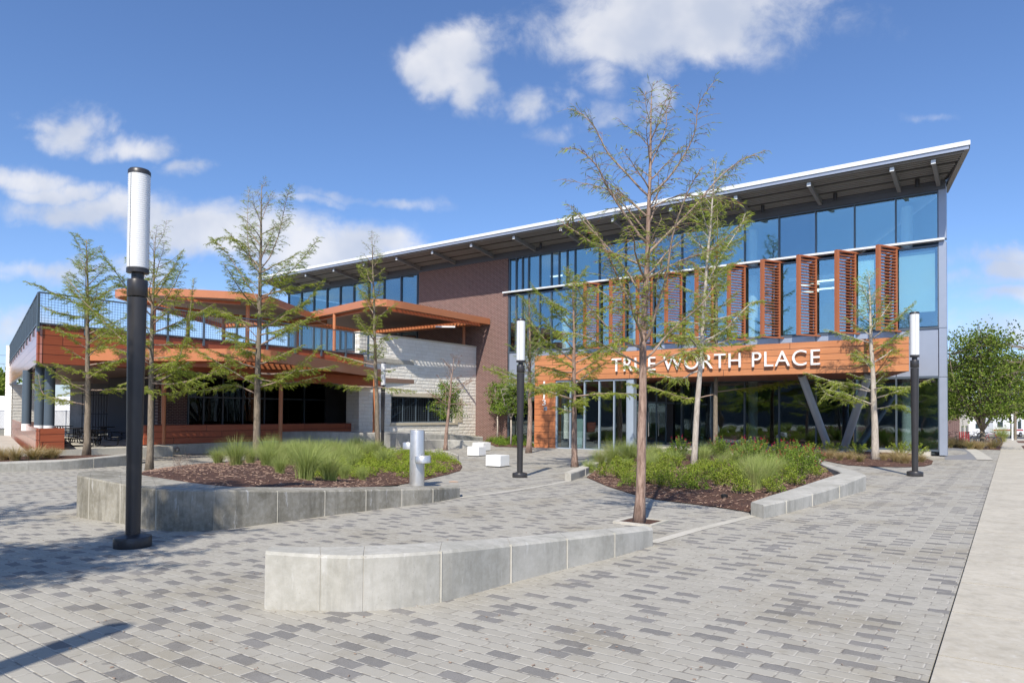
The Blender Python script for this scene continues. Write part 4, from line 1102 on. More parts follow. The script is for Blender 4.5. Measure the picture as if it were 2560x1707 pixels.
# ---- railings
def railing_bays(a, b_, nb, zr0, zr1, pickets=False):
    d = (b_ - a); ln = d.length; dn = d / ln; nrm = Vector((-dn.y, dn.x, 0))
    def bar(p, q, w, h, mb):   # horizontal bar centred on p-q
        mb.hexa([tuple(p - nrm*w + Vector((0,0,-h))), tuple(q - nrm*w + Vector((0,0,-h))), tuple(q + nrm*w + Vector((0,0,-h))), tuple(p + nrm*w + Vector((0,0,-h))),
                 tuple(p - nrm*w + Vector((0,0,h))), tuple(q - nrm*w + Vector((0,0,h))), tuple(q + nrm*w + Vector((0,0,h))), tuple(p + nrm*w + Vector((0,0,h)))])
    ra = thing('terrace_railing', 'straight picket-like side run of the terrace railing going back from the corner' if pickets else 'long front run of the terrace railing with square wire mesh', 'railing', tuple(a + Vector((0, 0, zr0))), 0, 'terrace railings')
    inv = Matrix.Translation(-ra.location)
    def add(mb, name, mat):
        o = mb.build(name, mat, None); o.parent = ra; o.matrix_parent_inverse = inv; return o
    tp = MB(); bar(a + Vector((0, 0, zr1)), b_ + Vector((0, 0, zr1)), .035, .03, tp); add(tp, 'top_rail', M['steel'])
    bt = MB(); bar(a + Vector((0, 0, zr0)), b_ + Vector((0, 0, zr0)), .03, .03, bt); add(bt, 'bottom_rail', M['steel'])
    for i in range(nb + 1):
        p = a + d * (i / nb); pm = MB()
        pm.hexa([tuple(p + dn*x + nrm*y + Vector((0, 0, z))) for z in (zr0 - .35, zr1) for x, y in ((-.045, -.045), (.045, -.045), (.045, .045), (-.045, .045))])
        add(pm, 'post', M['steel'])
        if i == nb: break
        me_ = MB(); q = a + d * ((i + 1) / nb); L_ = ln / nb
        if pickets:
            nk = max(1, int(L_ / .28))
            for k_ in range(1, nk):
                c = p.lerp(q, k_ / nk); me_.hexa([tuple(c + dn*x + nrm*y + Vector((0, 0, z))) for z in (zr0, zr1) for x, y in ((-.014, -.014), (.014, -.014), (.014, .014), (-.014, .014))])
        else:
            nk = int(L_ / .115)
            for k_ in range(1, nk):
                c = p.lerp(q, k_ / nk); r_ = .005
                me_.hexa([tuple(c + dn*x + nrm*y + Vector((0, 0, z))) for z in (zr0, zr1) for x, y in ((-r_, -r_), (r_, -r_), (r_, r_), (-r_, r_))])
        for k_ in range(1, 11):
            z = zr0 + (zr1 - zr0) * k_ / 11; bar(p + Vector((0, 0, z)), q + Vector((0, 0, z)), .005, .005, me_)
        add(me_, 'mesh_panel', M['steel'])
    return ra
zr0, zr1 = 5.12, 6.38
F2 = B(C0.dot(U) + .05, WP(921, 850, C0.dot(U) + .05)[0], 0)
rA = C0 + U * .05 - N * .02; rA.z = 0
railing_bays(rA, F2, 10, zr0, zr1)
railing_bays(rA + AD * .15, L0, 12, zr0, zr1, True)
# ---------------------------------------------------------------- orange canopies
def rounded(poly, rad, n=6):
    """poly of Vector with corner radii"""
    out = []; m_ = len(poly)
    for i in range(m_):
        p, a, b_ = poly[i], poly[i-1], poly[(i+1) % m_]; r = rad[i]
        if r <= 0: out.append(p.copy()); continue
        da, db = (a - p).normalized(), (b_ - p).normalized()
        p0, p1 = p + da * r, p + db * r
        for k_ in range(n + 1):
            t = k_ / n; out.append(p0 * (1-t)**2 + p * 2*t*(1-t) + p1 * t*t)
    return out
def canopy(label, poly, rad, z0, z1, cols, beams, zfoot, slats=None, group='orange metal canopies'):
    c = poly[0]
    cn = thing('orange_canopy', label, 'canopy', (c.x, c.y, 0), 0, group); inv = Matrix.Translation(-cn.location)
    def add(mb, name, mat, **k):
        o = mb.build(name, mat, None, **k); o.parent = cn; o.matrix_parent_inverse = inv; return o
    P = rounded(poly, rad); n = len(P)
    # rim: a band following the outline
    cen = sum(P, Vector()) / n; rim = MB(); P2 = [p + (cen - p).normalized() * .16 for p in P]
    b = 0
    for p in P: rim.v += [(p.x, p.y, z0), (p.x, p.y, z1)]
    for p in P2: rim.v += [(p.x, p.y, z0), (p.x, p.y, z1)]
    a_ = sum(P[i].x * P[(i+1) % n].y - P[(i+1) % n].x * P[i].y for i in range(n))
    for i in range(n):
        j = (i + 1) % n; qs = [(2*i, 2*j, 2*j+1, 2*i+1), (2*n+2*i, 2*n+2*i+1, 2*n+2*j+1, 2*n+2*j), (2*i, 2*n+2*i, 2*n+2*j, 2*j), (2*i+1, 2*j+1, 2*n+2*j+1, 2*n+2*i+1)]
        rim.f += qs if a_ > 0 else [q[::-1] for q in qs]
    add(rim, 'rim', M['orange'])
    dk = MB(); inner_ = [p + (cen - p).normalized() * .45 for p in P]
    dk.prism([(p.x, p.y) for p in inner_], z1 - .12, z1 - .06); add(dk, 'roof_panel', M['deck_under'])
    # slats between the rim and the roof panel
    sm = MB()
    for i in range(n):
        j = (i + 1) % n; L_ = (P[j] - P[i]).length; kk = max(1, int(L_ / .35))
        for k_ in range(kk):
            a1 = P2[i].lerp(P2[j], (k_ + .5) / kk); b1 = inner_[i].lerp(inner_[j], (k_ + .5) / kk)
            t_ = (P[j] - P[i]).normalized() * .025
            sm.hexa([tuple(v + Vector((0, 0, z))) for z in (z1 - .16, z1 - .04) for v in (a1 - t_, a1 + t_, b1 + t_, b1 - t_)])
    add(sm, 'slats', M['orange_beam'])
    for (a, b_, h) in beams:
        bm2 = MB(); along(a, b_, .16, z0 - h, z0 + .02, bm2); add(bm2, 'beam', M['orange_beam'])
    for (x, y, zb_, r_) in cols:
        add(MB().tube([(x, y, zb_), (x, y, z0)], r_, 18), 'column', M['orange'], smooth=True)
    return cn
# lower canopy in front of the fascia
zl0, zl1 = 3.70, 4.22
a0 = atz(196, 871, zl1); a1 = atz(668, 872, zl1); a2_d, _ = WP(962, 917, CW + .4)
a2 = B(CW + .35, a2_d, 0); a3 = B(CW + .20, dC + 2.3, 0)
a0.z = a1.z = 0
lc = []
for (px, pb, r_) in ((407, 1137.5, .105), (700, 1130, .105), (718, 1110, .10), (935, 1118, .10), (969, 1104, .10)):
    p = G(px, pb)
    if px in (718, 969): p = atY(px, pb, p.y)
    lc.append((p.x, p.y, zg(p.x, p.y) - .1, r_))
canopy('large low orange canopy with a rounded front corner reaching over the left path', [a3, a0, a1, a2], [0, .4, 1.3, 0], zl0, zl1,
       lc, [(a0 + Vector((1.2, .5, 0)), a1 + Vector((-1.3, .5, 0)), .22), (B(CW + 1.0, dC + 8, 0), B(CW + .6, a2_d - .5, 0), .55)], 0)
# upper right canopy by the brick wall
zu1 = 8.54; zu0 = 8.10
u0 = B(*((FP(1225, 797, D0 - .2)[0]), D0 - .2, 0)); u1 = atz(945, 742, zu1); u2 = atz(722, 792, zu1); u3 = B(SB0 - 6, D0 - .2, 0)
for v in (u0, u1, u2, u3): v.z = 0
colsu = []
for (px, Y_) in ((1160, 51.3), (836, 45.5)):
    p = atY(px, 800, Y_); colsu.append((p.x, p.y, 5.0, .11))
canopy('upper orange canopy with rounded peak against the brick wall above the limestone wall', [u3, u2, u1, u0], [0, .3, 2.0, 0], zu0, zu1, colsu,
       [(u1.lerp(u0, .06) + Vector((.0, .9, 0)), u0 + Vector((-.7, -.4, 0)), .18), (u2.lerp(u1, .1) + Vector((0, .5, 0)), u1.lerp(u2, .12) + Vector((0, .6, 0)), .16)], 0)
lt = atY(1125, 817, 46.5)
wl(MB().box(lt.x - 1.0, lt.x + .35, lt.y - .06, lt.y + .06, lt.z - .04, lt.z + .05), 'strip_light', M['white_paint'])
# upper left canopy over the terrace
zv1, zv0 = 8.40, 7.98
v0 = atz(276, 724, zv1); v1 = atz(352, 717, zv1); v2 = atz(655, 732, zv1); v3 = atz(818, 797, zv1); v4 = v3 + Vector((-9, 3, 0))
for v in (v0, v1, v2, v3, v4): v.z = 0
colsv = []
for (px, Y_) in ((385, 40), (619, 41), (470, 46), (560, 47), (744, 48)):
    p = atY(px, 800, Y_); colsv.append((p.x, p.y, 5.0, .11))
canopy('upper orange canopy standing over the left half of the roof terrace', [v4, v0, v1, v2, v3], [0, .8, 1.5, 2.0, 0], zv0, zv1, colsv,
       [(v1 + Vector((1, .7, 0)), v2 + Vector((-1.5, .7, 0)), .16), (v0 + Vector((2, 3.5, 0)), v3 + Vector((-2, -1, 0)), .35)], 0)
# ---------------------------------------------------------------- trees
DS_ = 1.0885    # the picture was measured at two scales; this turns one into the other
def grow(name, label, base, top, r0, low=.25, spread=1.4, nl=34, seed=1, leafy=1.0, bare=1.0, el0=8, el1=58, droop=.12, mats=('bark', 'cypress'),
         group='bald cypress trees', custom=(), spots=None, lean=0.0, lsize=1.0, wob=.02, dry=0.0, twigden=1.0, maxel=None):
    rng = np.random.default_rng(seed); rd = random.Random(seed); leafy *= .78; nl = int(nl * .80)
    b = base if isinstance(base, Vector) else G(*base)
    z0 = b.z if isinstance(base, Vector) else zg(b.x, b.y)
    tp = top if isinstance(top, Vector) else atY(top[0], top[1], b.y)
    H = tp.z - z0
    root = thing(name, label, 'tree', (b.x, b.y, z0), 0, group); inv = Matrix.Translation(-root.location)
    tr = []; n = 14; wx_, wy_ = 0, 0
    for i in range(n + 1):
        t = i / n; wx_ += rd.uniform(-1, 1) * wob; wy_ += rd.uniform(-1, 1) * wob
        tr.append(Vector((b.x + (tp.x - b.x) * t ** 1.1 + wx_ * (t > 0) * (1 - .3*t), b.y + wy_ * (t > 0), z0 - .08 + (H + .08) * t)))
    rad = lambda t: r0 * ((1 - t) ** .85 * (.92) + .06) * (1 + .35 * math.exp(-t * H / .12))
    mb = MB(); mb.tube(tr, [rad(i / n) for i in range(n + 1)], 9)
    lm = MB(); P, D, S_ = [], [], []
    def at(t):
        f = t * n; i = min(n - 1, int(f)); return tr[i].lerp(tr[i+1], f - i)
    def sprigs(pts, dens, hh):
        for i in range(len(pts) - 1):
            a, c = pts[i], pts[i+1]; L = (c - a).length; m_ = max(1, int(L / .0095 * dens * lsize ** -1 + rd.random()))
            d = (c - a) / max(L, 1e-6)
            side = d.cross(Vector((0, 0, 1))); side = side.normalized() if side.length > .1 else Vector((1, 0, 0))
            for k in range(m_):
                u = rd.random(); sg = 1 if rd.random() < .5 else -1
                dd = d * rd.uniform(.5, 1.0) + side * sg * rd.uniform(.2, .8) + Vector((0, 0, rd.uniform(-.65, .25)))
                P.append(tuple(a.lerp(c, u))); D.append(tuple(dd)); S_.append(rd.uniform(.06, .13) * lsize)
    def twig(p, d, L, r, hh, dens, depth):
        m_ = 4; pts = [p]; dr = d.normalized()
        for i in range(m_):
            dr = (dr + Vector((rd.uniform(-.16, .16), rd.uniform(-.16, .16), -droop * (1.4 if depth else .5) + rd.uniform(-.08, .12)))).normalized()
            pts.append(pts[-1] + dr * L / m_)
        lm.tube(pts, [max(.0022, r * (1 - .7 * i / m_)) for i in range(m_ + 1)], 3, cap=False)
        if dens > .02: sprigs(pts[0 if depth else 1:], dens, hh)
        return pts
    def limb(pts, r, hh):
        L = sum((pts[i+1] - pts[i]).length for i in range(len(pts) - 1)); k = len(pts)
        lm.tube(pts, [max(.004, r * (1 - .82 * i / (k - 1))) for i in range(k)], 6)
        dens = leafy * (1.0 if hh < bare else max(.06, 1 - (hh - bare) * 5.5))
        ntw = int(L / .065 * twigden); 
        for q in range(ntw):
            t = .18 + .82 * (q + rd.random()) / ntw; f = t * (k - 1); i = min(k - 2, int(f)); p = pts[i].lerp(pts[i+1], f - i)
            d = (pts[i+1] - pts[i]).normalized(); side = d.cross(Vector((0, 0, 1))).normalized()
            sg = 1 if q % 2 else -1
            dd = d * rd.uniform(.4, .9) + side * sg * rd.uniform(.5, 1) + Vector((0, 0, rd.uniform(-.3, .45)))
            lt_ = (.12 + .34 * L * (1 - t) * .75 + .08 * rd.random()) * rd.uniform(.6, 1.15); lt_ = min(lt_, .62)
            tp_ = twig(p, dd, lt_, .0055, hh, dens, 1)
            if lt_ > .28 and rd.random() < .7:
                for z in range(2):
                    p2 = tp_[1 + z]; d2 = (tp_[2 + z] - tp_[1 + z]).normalized(); s2 = d2.cross(Vector((0, 0, 1)))
                    twig(p2, d2 + s2 * rd.choice((-1, 1)) * .8, lt_ * .45, .003, hh, dens, 1)
        if dens > .02: sprigs(pts[-3:], dens * .8, hh)
    for cu_ in custom:   # measured main limbs: points in the picture and how far they lean towards or away from the camera
        pl_, dy = cu_[0], cu_[1]; m_ = len(pl_); raw = [np.array([x * DS_, y * DS_, b.y + dy * (j / (m_ - 1))]) for j, (x, y) in enumerate(pl_)]
        sm_ = curve([tuple(v) for v in raw], 3); pts = [atY(v[0], v[1], v[2]) for v in sm_]
        hh = (pts[0].z - z0) / H; t = min(.98, max(0, (pts[0].z - tr[0].z) / (tr[-1].z - tr[0].z))); pts[0] = at(t)
        limb(pts, min(rad(t) * .62, cu_[2] if len(cu_) > 2 else .03), max(hh, (pts[-1].z - z0) / H * .8))
    ga = rd.uniform(0, 6)
    for i in range(nl):
        t = low + (1 - low) * ((i + rd.uniform(0, .9)) / nl) ** .92; t = min(.985, t); ga += 2.399 + rd.uniform(-.4, .4)
        hp = (t - low) / (1 - low); L = 1.22 * spread * ((1 - hp) ** .62 * .88 + .12) * rd.choice((.45, .7, .9, 1.05, 1.3)) * rd.uniform(.85, 1.1)
        el = R(el0 + (el1 - el0) * hp + rd.uniform(-14, 18)); d = Vector((math.cos(ga) * math.cos(el), math.sin(ga) * math.cos(el), math.sin(el)))
        p = at(t); pts = [p]; k = 6
        for j in range(k):
            d = (d + Vector((rd.uniform(-.16, .16), rd.uniform(-.16, .16), rd.uniform(-.06, .15) - droop * (j / k) * (1 - hp)))).normalized(); pts.append(pts[-1] + d * L / k)
        limb(pts, min(rad(t) * .5, .009 + .011 * L), t)
    sprigs([at(.93), at(.97), tr[-1]], .4 * leafy * (1 if bare >= 1 else .1), 1)
    me = mb.mesh('trunk'); me.shade_smooth(); o = link('trunk', me, M[mats[0]]); o.parent = root; o.matrix_parent_inverse = inv
    me = lm.mesh('limbs'); me.shade_smooth(); o = link('limbs', me, M['twig'] if 'pale' not in mats[0] else M['bark_pale']); o.parent = root; o.matrix_parent_inverse = inv
    if P:
        P_, D_, L_ = np.array(P), np.array(D), np.array(S_); sel = rng.random(len(P_)) < dry
        for (mask_, mt, nm) in ((~sel, mats[1], 'crown'), (sel, 'rusty', 'dry_leaves')):
            if mask_.sum() < 4: continue
            V, F = leaves(P_[mask_], D_[mask_], L_[mask_], L_[mask_] * .115, rng)
            o = link(nm, np_mesh(nm, V, F), M[mt]); o.parent = root; o.matrix_parent_inverse = inv
    return root
T1c = [([(1492, 450), (1530, 415), (1570, 360), (1597, 300), (1605, 240), (1645, 182)], -.6, .03), ([(1488, 452), (1440, 400), (1395, 350), (1370, 300), (1340, 265), (1312, 250)], .4, .028),
       ([(1482, 560), (1440, 500), (1395, 430), (1370, 380), (1330, 345), (1297, 340)], -.5, .025), ([(1492, 385), (1512, 340), (1530, 290), (1528, 230)], .3, .016), ([(1491, 330), (1510, 290), (1540, 230), (1538, 195)], -.3, .012),
       ([(1480, 590), (1530, 540), (1590, 480), (1650, 410), (1700, 370), (1758, 345)], .7, .024), ([(1484, 790), (1505, 720), (1530, 640), (1545, 540), (1580, 440), (1612, 385)], -.8, .03),
       ([(1480, 770), (1450, 700), (1420, 640), (1385, 560), (1330, 490), (1300, 520)], .8, .026), ([(1478, 800), (1420, 775), (1350, 700), (1318, 650)], -.7, .022), ([(1484, 830), (1540, 760), (1610, 700), (1645, 650)], .9, .022),
       ([(1478, 840), (1420, 810), (1340, 770), (1290, 765)], .5, .02), ([(1486, 850), (1550, 815), (1620, 800), (1700, 770)], -.6, .02), ([(1480, 690), (1430, 610), (1370, 540), (1305, 470)], .2, .02), ([(1488, 640), (1560, 600), (1640, 570), (1715, 500)], -.3, .02),
       ([(1488, 500), (1440, 455), (1380, 430), (1290, 412)], .6, .014), ([(1490, 480), (1560, 450), (1640, 455), (1700, 470)], .5, .014)]
grow('cypress_tree', 'tallest bald cypress with an almost bare top beside the end of the front seat wall', (1597, 1308), (1633, 226), .088, .42, 1.15, 34, 11, .85, .50, 20, 55, .12, ('bark', 'cypress'), custom=T1c, dry=.12, twigden=1.0)
grow('cypress_tree', 'slender pale barked cypress with green crown rising from the middle of the right planting bed', (1733, 1177), (1795, 400), .115, .36, 1.55, 52, 12, 1.0, .88, 5, 60, .12, ('bark_pale', 'cypress'), dry=.02,
     custom=[([(1597, 850), (1560, 870), (1480, 850), (1410, 830)], -.5, .03), ([(1600, 790), (1660, 760), (1720, 700), (1750, 690)], .6, .03), ([(1602, 700), (1650, 600), (1700, 520), (1712, 490)], .3, .03)])
grow('cypress_tree', 'cypress with a mossy grey trunk standing just behind the pale barked one', (1789, 1132), (1795, 500), .135, .34, 2.2, 46, 13, 1.0, .96, 0, 55, .10, ('bark_grey', 'cypress'), lsize=1.12,
     custom=[([(1640, 905), (1580, 915), (1500, 890), (1440, 880)], -.8, .035), ([(1646, 900), (1720, 890), (1790, 880), (1830, 872)], .5, .035)])
grow('cypress_tree', 'young cypress in the paving in front of the lobby windows', (1437, 1167), (1436, 690), .125, .28, 2.3, 48, 14, 1.0, .95, 0, 52, .10, ('bark', 'cypress'), lsize=1.12)
grow('cypress_tree', 'thin cypress in the paving left of the timber pillar with the house number', (1321, 1132), (1318, 745), .15, .36, 1.9, 40, 15, .8, .95, 15, 55, .06, ('bark', 'cypress2'), lsize=1.2, wob=.03)
grow('cypress_tree', 'reddish trunked young cypress before the steel post of the entrance', (1550, 1118), (1552, 850), .17, .42, 1.8, 34, 16, 1.0, 1, 0, 50, .08, ('bark', 'cypress'), lsize=1.2)
grow('cypress_tree', 'cypress in front of the right end of the timber sign beside the leaning columns', (2188, 1152), (2170, 690), .165, .30, 1.95, 38, 17, .9, .93, 2, 55, .10, ('bark_pale', 'cypress'), lsize=1.2,
     custom=[([(2005, 930), (1950, 920), (1900, 905), (1880, 880)], -.5, .03), ([(2012, 940), (2060, 930), (2085, 945)], .3, .02), ([(2008, 900), (1960, 880), (1915, 885), (1880, 925)], .6, .02)])
T8c = [([(588, 905), (540, 885), (480, 895), (415, 900)], -.6, .03), ([(588, 885), (530, 850), (480, 820), (430, 790)], .5, .03), ([(596, 890), (650, 870), (700, 830), (735, 795)], -.4, .03), ([(596, 870), (660, 880), (745, 862)], .6, .025),
       ([(600, 700), (560, 640), (520, 580), (485, 545)], .4, .028), ([(605, 690), (640, 650), (690, 600), (733, 545)], -.5, .028), ([(604, 640), (575, 590), (568, 520), (572, 430)], .3, .025), ([(607, 620), (640, 540), (655, 470), (668, 425)], -.3, .025),
       ([(604, 600), (560, 560), (520, 545), (475, 560)], -.2, .015), ([(598, 780), (540, 730), (490, 715), (450, 720)], .7, .02), ([(600, 760), (660, 720), (705, 690), (745, 640)], .5, .022)]
grow('cypress_tree', 'large cypress with wide feathery tiers rising from the left part of the left bed', (642, 1162), (655, 462), .155, .28, 2.3, 54, 18, 1.0, .70, 4, 58, .10, ('bark_grey', 'cypress'), custom=T8c, dry=.015, lsize=1.05)
grow('cypress_tree', 'cypress standing in the paving right behind the nearest lamp post', (373, 1177), (392, 590), .125, .34, 2.2, 46, 19, 1.0, .74, 0, 52, .10, ('bark_grey', 'cypress'), lsize=1.05,
     custom=[([(345, 870), (400, 840), (430, 760), (445, 640)], .3, .03), ([(344, 880), (410, 880), (500, 850), (545, 800)], -.6, .03), ([(338, 830), (270, 770), (200, 700), (150, 650)], .4, .025), ([(342, 900), (400, 905), (470, 880)], .8, .02)])
grow('cypress_tree', 'leaning cypress in the far left bed in front of the picnic tables', atz(216, 1137, -.21), (215, 598), .135, .28, 2.0, 50, 20, 1.0, .97, -2, 48, .08, ('bark_grey', 'cypress'), lsize=1.12,
     custom=[([(205, 900), (160, 880), (120, 850), (85, 830)], -.7, .03), ([(203, 930), (150, 920), (100, 905), (88, 860)], .4, .03)])
grow('cypress_tree', 'narrow cypress before the limestone wall growing among ground cover', (945, 1128), (930, 590), .14, .28, 2.0, 50, 21, .95, .76, 0, 58, .10, ('bark_grey', 'cypress'), lsize=1.12)
grow('cypress_tree', 'nearly leafless little tree with rusty twigs between the drinking fountain and the limestone wall', (1113, 1125), (1131, 895), .12, .45, 1.5, 22, 22, .10, 1, 10, 55, .05, ('bark', 'rusty'), group='small trees', dry=.5, twigden=.6, lsize=1.2)
# trees outside the picture whose shade falls on the paving at the left
grow('cypress_tree', 'cypress casting dappled shade on the paving around the nearest lamp post', Vector((-6.5, 3.9, zg(-6.5, 3.4))), Vector((-6.5, 3.9, 7.6)), .10, .20, 1.5, 120, 31, 1.9, 1, 0, 50, .1, ('bark', 'cypress'), lsize=1.12)
grow('cypress_tree', 'cypress casting dappled shade on the paving at the left edge', Vector((-10.4, 7.4, zg(-10.5, 8.6))), Vector((-10.3, 7.4, 6.8)), .10, .22, 1.9, 40, 32, 1.0, 1, 0, 50, .1, ('bark', 'cypress'), lsize=1.2)
grow('cypress_tree', 'cypress out of view between the other two that shades the lamp post foot', Vector((-6.5, 4.7, zg(-6.5, 4.7))), Vector((-6.5, 4.7, 7.8)), .09, .38, 1.15, 70, 35, 1.5, 1, 0, 50, .1, ('bark', 'cypress'), lsize=1.2)
def broad(name, label, base, top, w, r0, seed, mats=('bark_pale', 'leafy'), nleaf=2600, ls=.085, stems=3, low=.38, group='small trees', kind='tree', shape=.5):
    """a broad-leaved tree: forked stems, limbs and leaf clumps through an uneven crown"""
    rd = random.Random(seed); rng = np.random.default_rng(seed)
    b = G(*base) if not isinstance(base, Vector) else base; z0 = zg(b.x, b.y); tp = atY(top[0], top[1], b.y) if not isinstance(top, Vector) else top; H = tp.z - z0
    root = thing(name, label, kind, (b.x, b.y, z0), 0, group); inv = Matrix.Translation(-root.location)
    mb = MB(); fork = Vector((b.x, b.y, z0 + H * low * .75)); mb.tube([Vector((b.x, b.y, z0 - .1)), Vector((b.x + .02, b.y, z0 + H * low * .4)), fork], [r0 * 1.15, r0 * .95, r0 * .85], 9)
    tips = []
    for s_ in range(stems):
        a = 6.28 * s_ / stems + rd.uniform(-.5, .5); p = fork; pts = [p]; d = Vector((math.cos(a) * .5, math.sin(a) * .5, 1)).normalized(); L = H * (1 - low * .75) * rd.uniform(.75, .98)
        for j in range(6):
            d = (d + Vector((rd.uniform(-.15, .15), rd.uniform(-.15, .15), .06))).normalized(); pts.append(pts[-1] + d * L / 6)
        mb.tube(pts, [r0 * .6 * (1 - .8 * j / 6) for j in range(7)], 6)
        for j in range(1, 7):
            for q in range(7):
                a2 = rd.uniform(0, 6.28); hp = (pts[j].z - z0) / H; rr = w * (1 - abs(hp - shape) ** 2 * 2.2) * rd.choice((.4, .6, .8, 1.0, 1.25)); rr = max(rr, .12 * w)
                dd = Vector((math.cos(a2), math.sin(a2), rd.uniform(.1, .7))).normalized(); e = Vector((b.x, b.y, pts[j].z)) + dd * rr
                m1 = pts[j].lerp(e, .5) + Vector((0, 0, .06 * rr)); mb.tube([pts[j], m1, e], [r0 * .18, r0 * .1, .006], 4); tips.append(e); tips.append(m1.lerp(e, .5))
    me = mb.mesh('trunk'); me.shade_smooth(); o = link('trunk', me, M[mats[0]]); o.parent = root; o.matrix_parent_inverse = inv
    T = np.array([tuple(t) for t in tips]); idx = rng.integers(0, len(T), nleaf); cs = w * .13
    P = T[idx] + rng.normal(size=(nleaf, 3)) * cs * np.array([1, 1, .75]); D = rng.normal(size=(nleaf, 3)); D[:, 2] -= .4
    L = ls * rng.uniform(.7, 1.3, nleaf); V, F = leaves(P, D, L, L * .62, rng)
    o = link('crown', np_mesh('crown', V, F), M[mats[1]]); o.parent = root; o.matrix_parent_inverse = inv
    return root
broad('small_tree', 'small leafy green tree in front of the limestone wall behind the rusty twigged one', (1118, 1112), (1122, 945), .95, .05, 41, nleaf=3800, ls=.10, low=.42)
broad('small_tree', 'small leafy tree with forked white stem against the brick wall', (1243, 1104), (1235, 950), .85, .055, 42, nleaf=3000, ls=.11, low=.55)
broad('small_tree', 'small leafy tree with forked white stem beside the middle lamp post', (1277, 1113), (1272, 958), .95, .055, 43, nleaf=3600, ls=.11, low=.55)
broad('street_tree', 'big bushy green tree with pale trunk beside the parked bicycles', (2456, 1122), (2450, 822), 2.9, .17, 44, ('bark_grey', 'elm'), 14000, .16, 6, .2, 'street trees', shape=.45)
broad('street_tree', 'street tree at the right edge standing behind the bushy one', (2530, 1095), (2556, 905), 4.4, .22, 45, ('bark_grey', 'elm'), 9000, .32, 5, .25, 'street trees', shape=.5)
broad('street_tree', 'street tree growing close behind the corner post of the building', (2352, 1112), (2380, 905), 2.3, .12, 46, ('bark_grey', 'elm'), 9000, .18, 4, .3, 'street trees', shape=.5)
broad('street_tree', 'green tree beyond the wire fence at the far left', Vector((-58, 72, 0)), Vector((-58, 72, 4.6)), 3.4, .2, 47, ('bark_grey', 'elm'), 9000, .4, 4, .25, 'street trees')
broad('street_tree', 'green tree behind the one at the far left edge', Vector((-66, 84, 0)), Vector((-66, 84, 5.5)), 4.2, .2, 48, ('bark_grey', 'elm'), 9000, .45, 4, .25, 'street trees')
# ---------------------------------------------------------------- grasses and shrubs
def blades_mesh(name, n, h, sp, seed, w=.005, curl=.6):
    rng = np.random.default_rng(seed); V = []; F = []
    a = rng.uniform(0, 6.283, n); r = np.abs(rng.normal(0, .25, n)) * sp * .5; hh = h * rng.uniform(.55, 1.08, n); out = sp * rng.uniform(.15, 1.0, n) * curl * 1.5
    tw = rng.uniform(0, 6.283, n); k = 4
    for i in range(n):
        ca, sa = math.cos(a[i]), math.sin(a[i]); sx, sy = math.cos(tw[i]) * w, math.sin(tw[i]) * w; b = len(V)
        for j in range(k + 1):
            t = j / k; rr = r[i] + out[i] * t ** 1.8; z = hh[i] * (t - .22 * t * t * (out[i] / sp) * 1.4) - .02; q = 1 - t * .85
            V += [(ca * rr - sx * q, sa * rr - sy * q, z), (ca * rr + sx * q, sa * rr + sy * q, z)]
        for j in range(k): F.append((b + 2*j, b + 2*j + 1, b + 2*j + 3, b + 2*j + 2))
    return np_mesh(name, np.array(V), np.array(F))
gm_ = [blades_mesh('grass_clump', 760, .98, .72, 60 + i, .0046) for i in range(3)]
gd_ = [blades_mesh('dry_grass_clump', 420, .44, .40, 70 + i, .005, .75) for i in range(2)]
for me in gm_: me.materials.append(M['blade'])
for me in gd_: me.materials.append(M['blade_dry'])
rdp = random.Random(5)
def clump(me, p, s, label, group, cat='grass clump', name='grass_clump'):
    o = bpy.data.objects.new(name, me); COL.objects.link(o); o.location = p; o.rotation_euler = (rdp.uniform(-.06, .06), rdp.uniform(-.06, .06), rdp.uniform(0, 6.28))
    o.scale = (s * rdp.uniform(.9, 1.12), s * rdp.uniform(.9, 1.12), s * rdp.uniform(.88, 1.12)); return tag(o, label, cat, group)
def on(bed, px, py):
    p = G(px, py, .1)
    for _ in range(4): p = atz(px, py, bed.z(p.x, p.y))
    return p
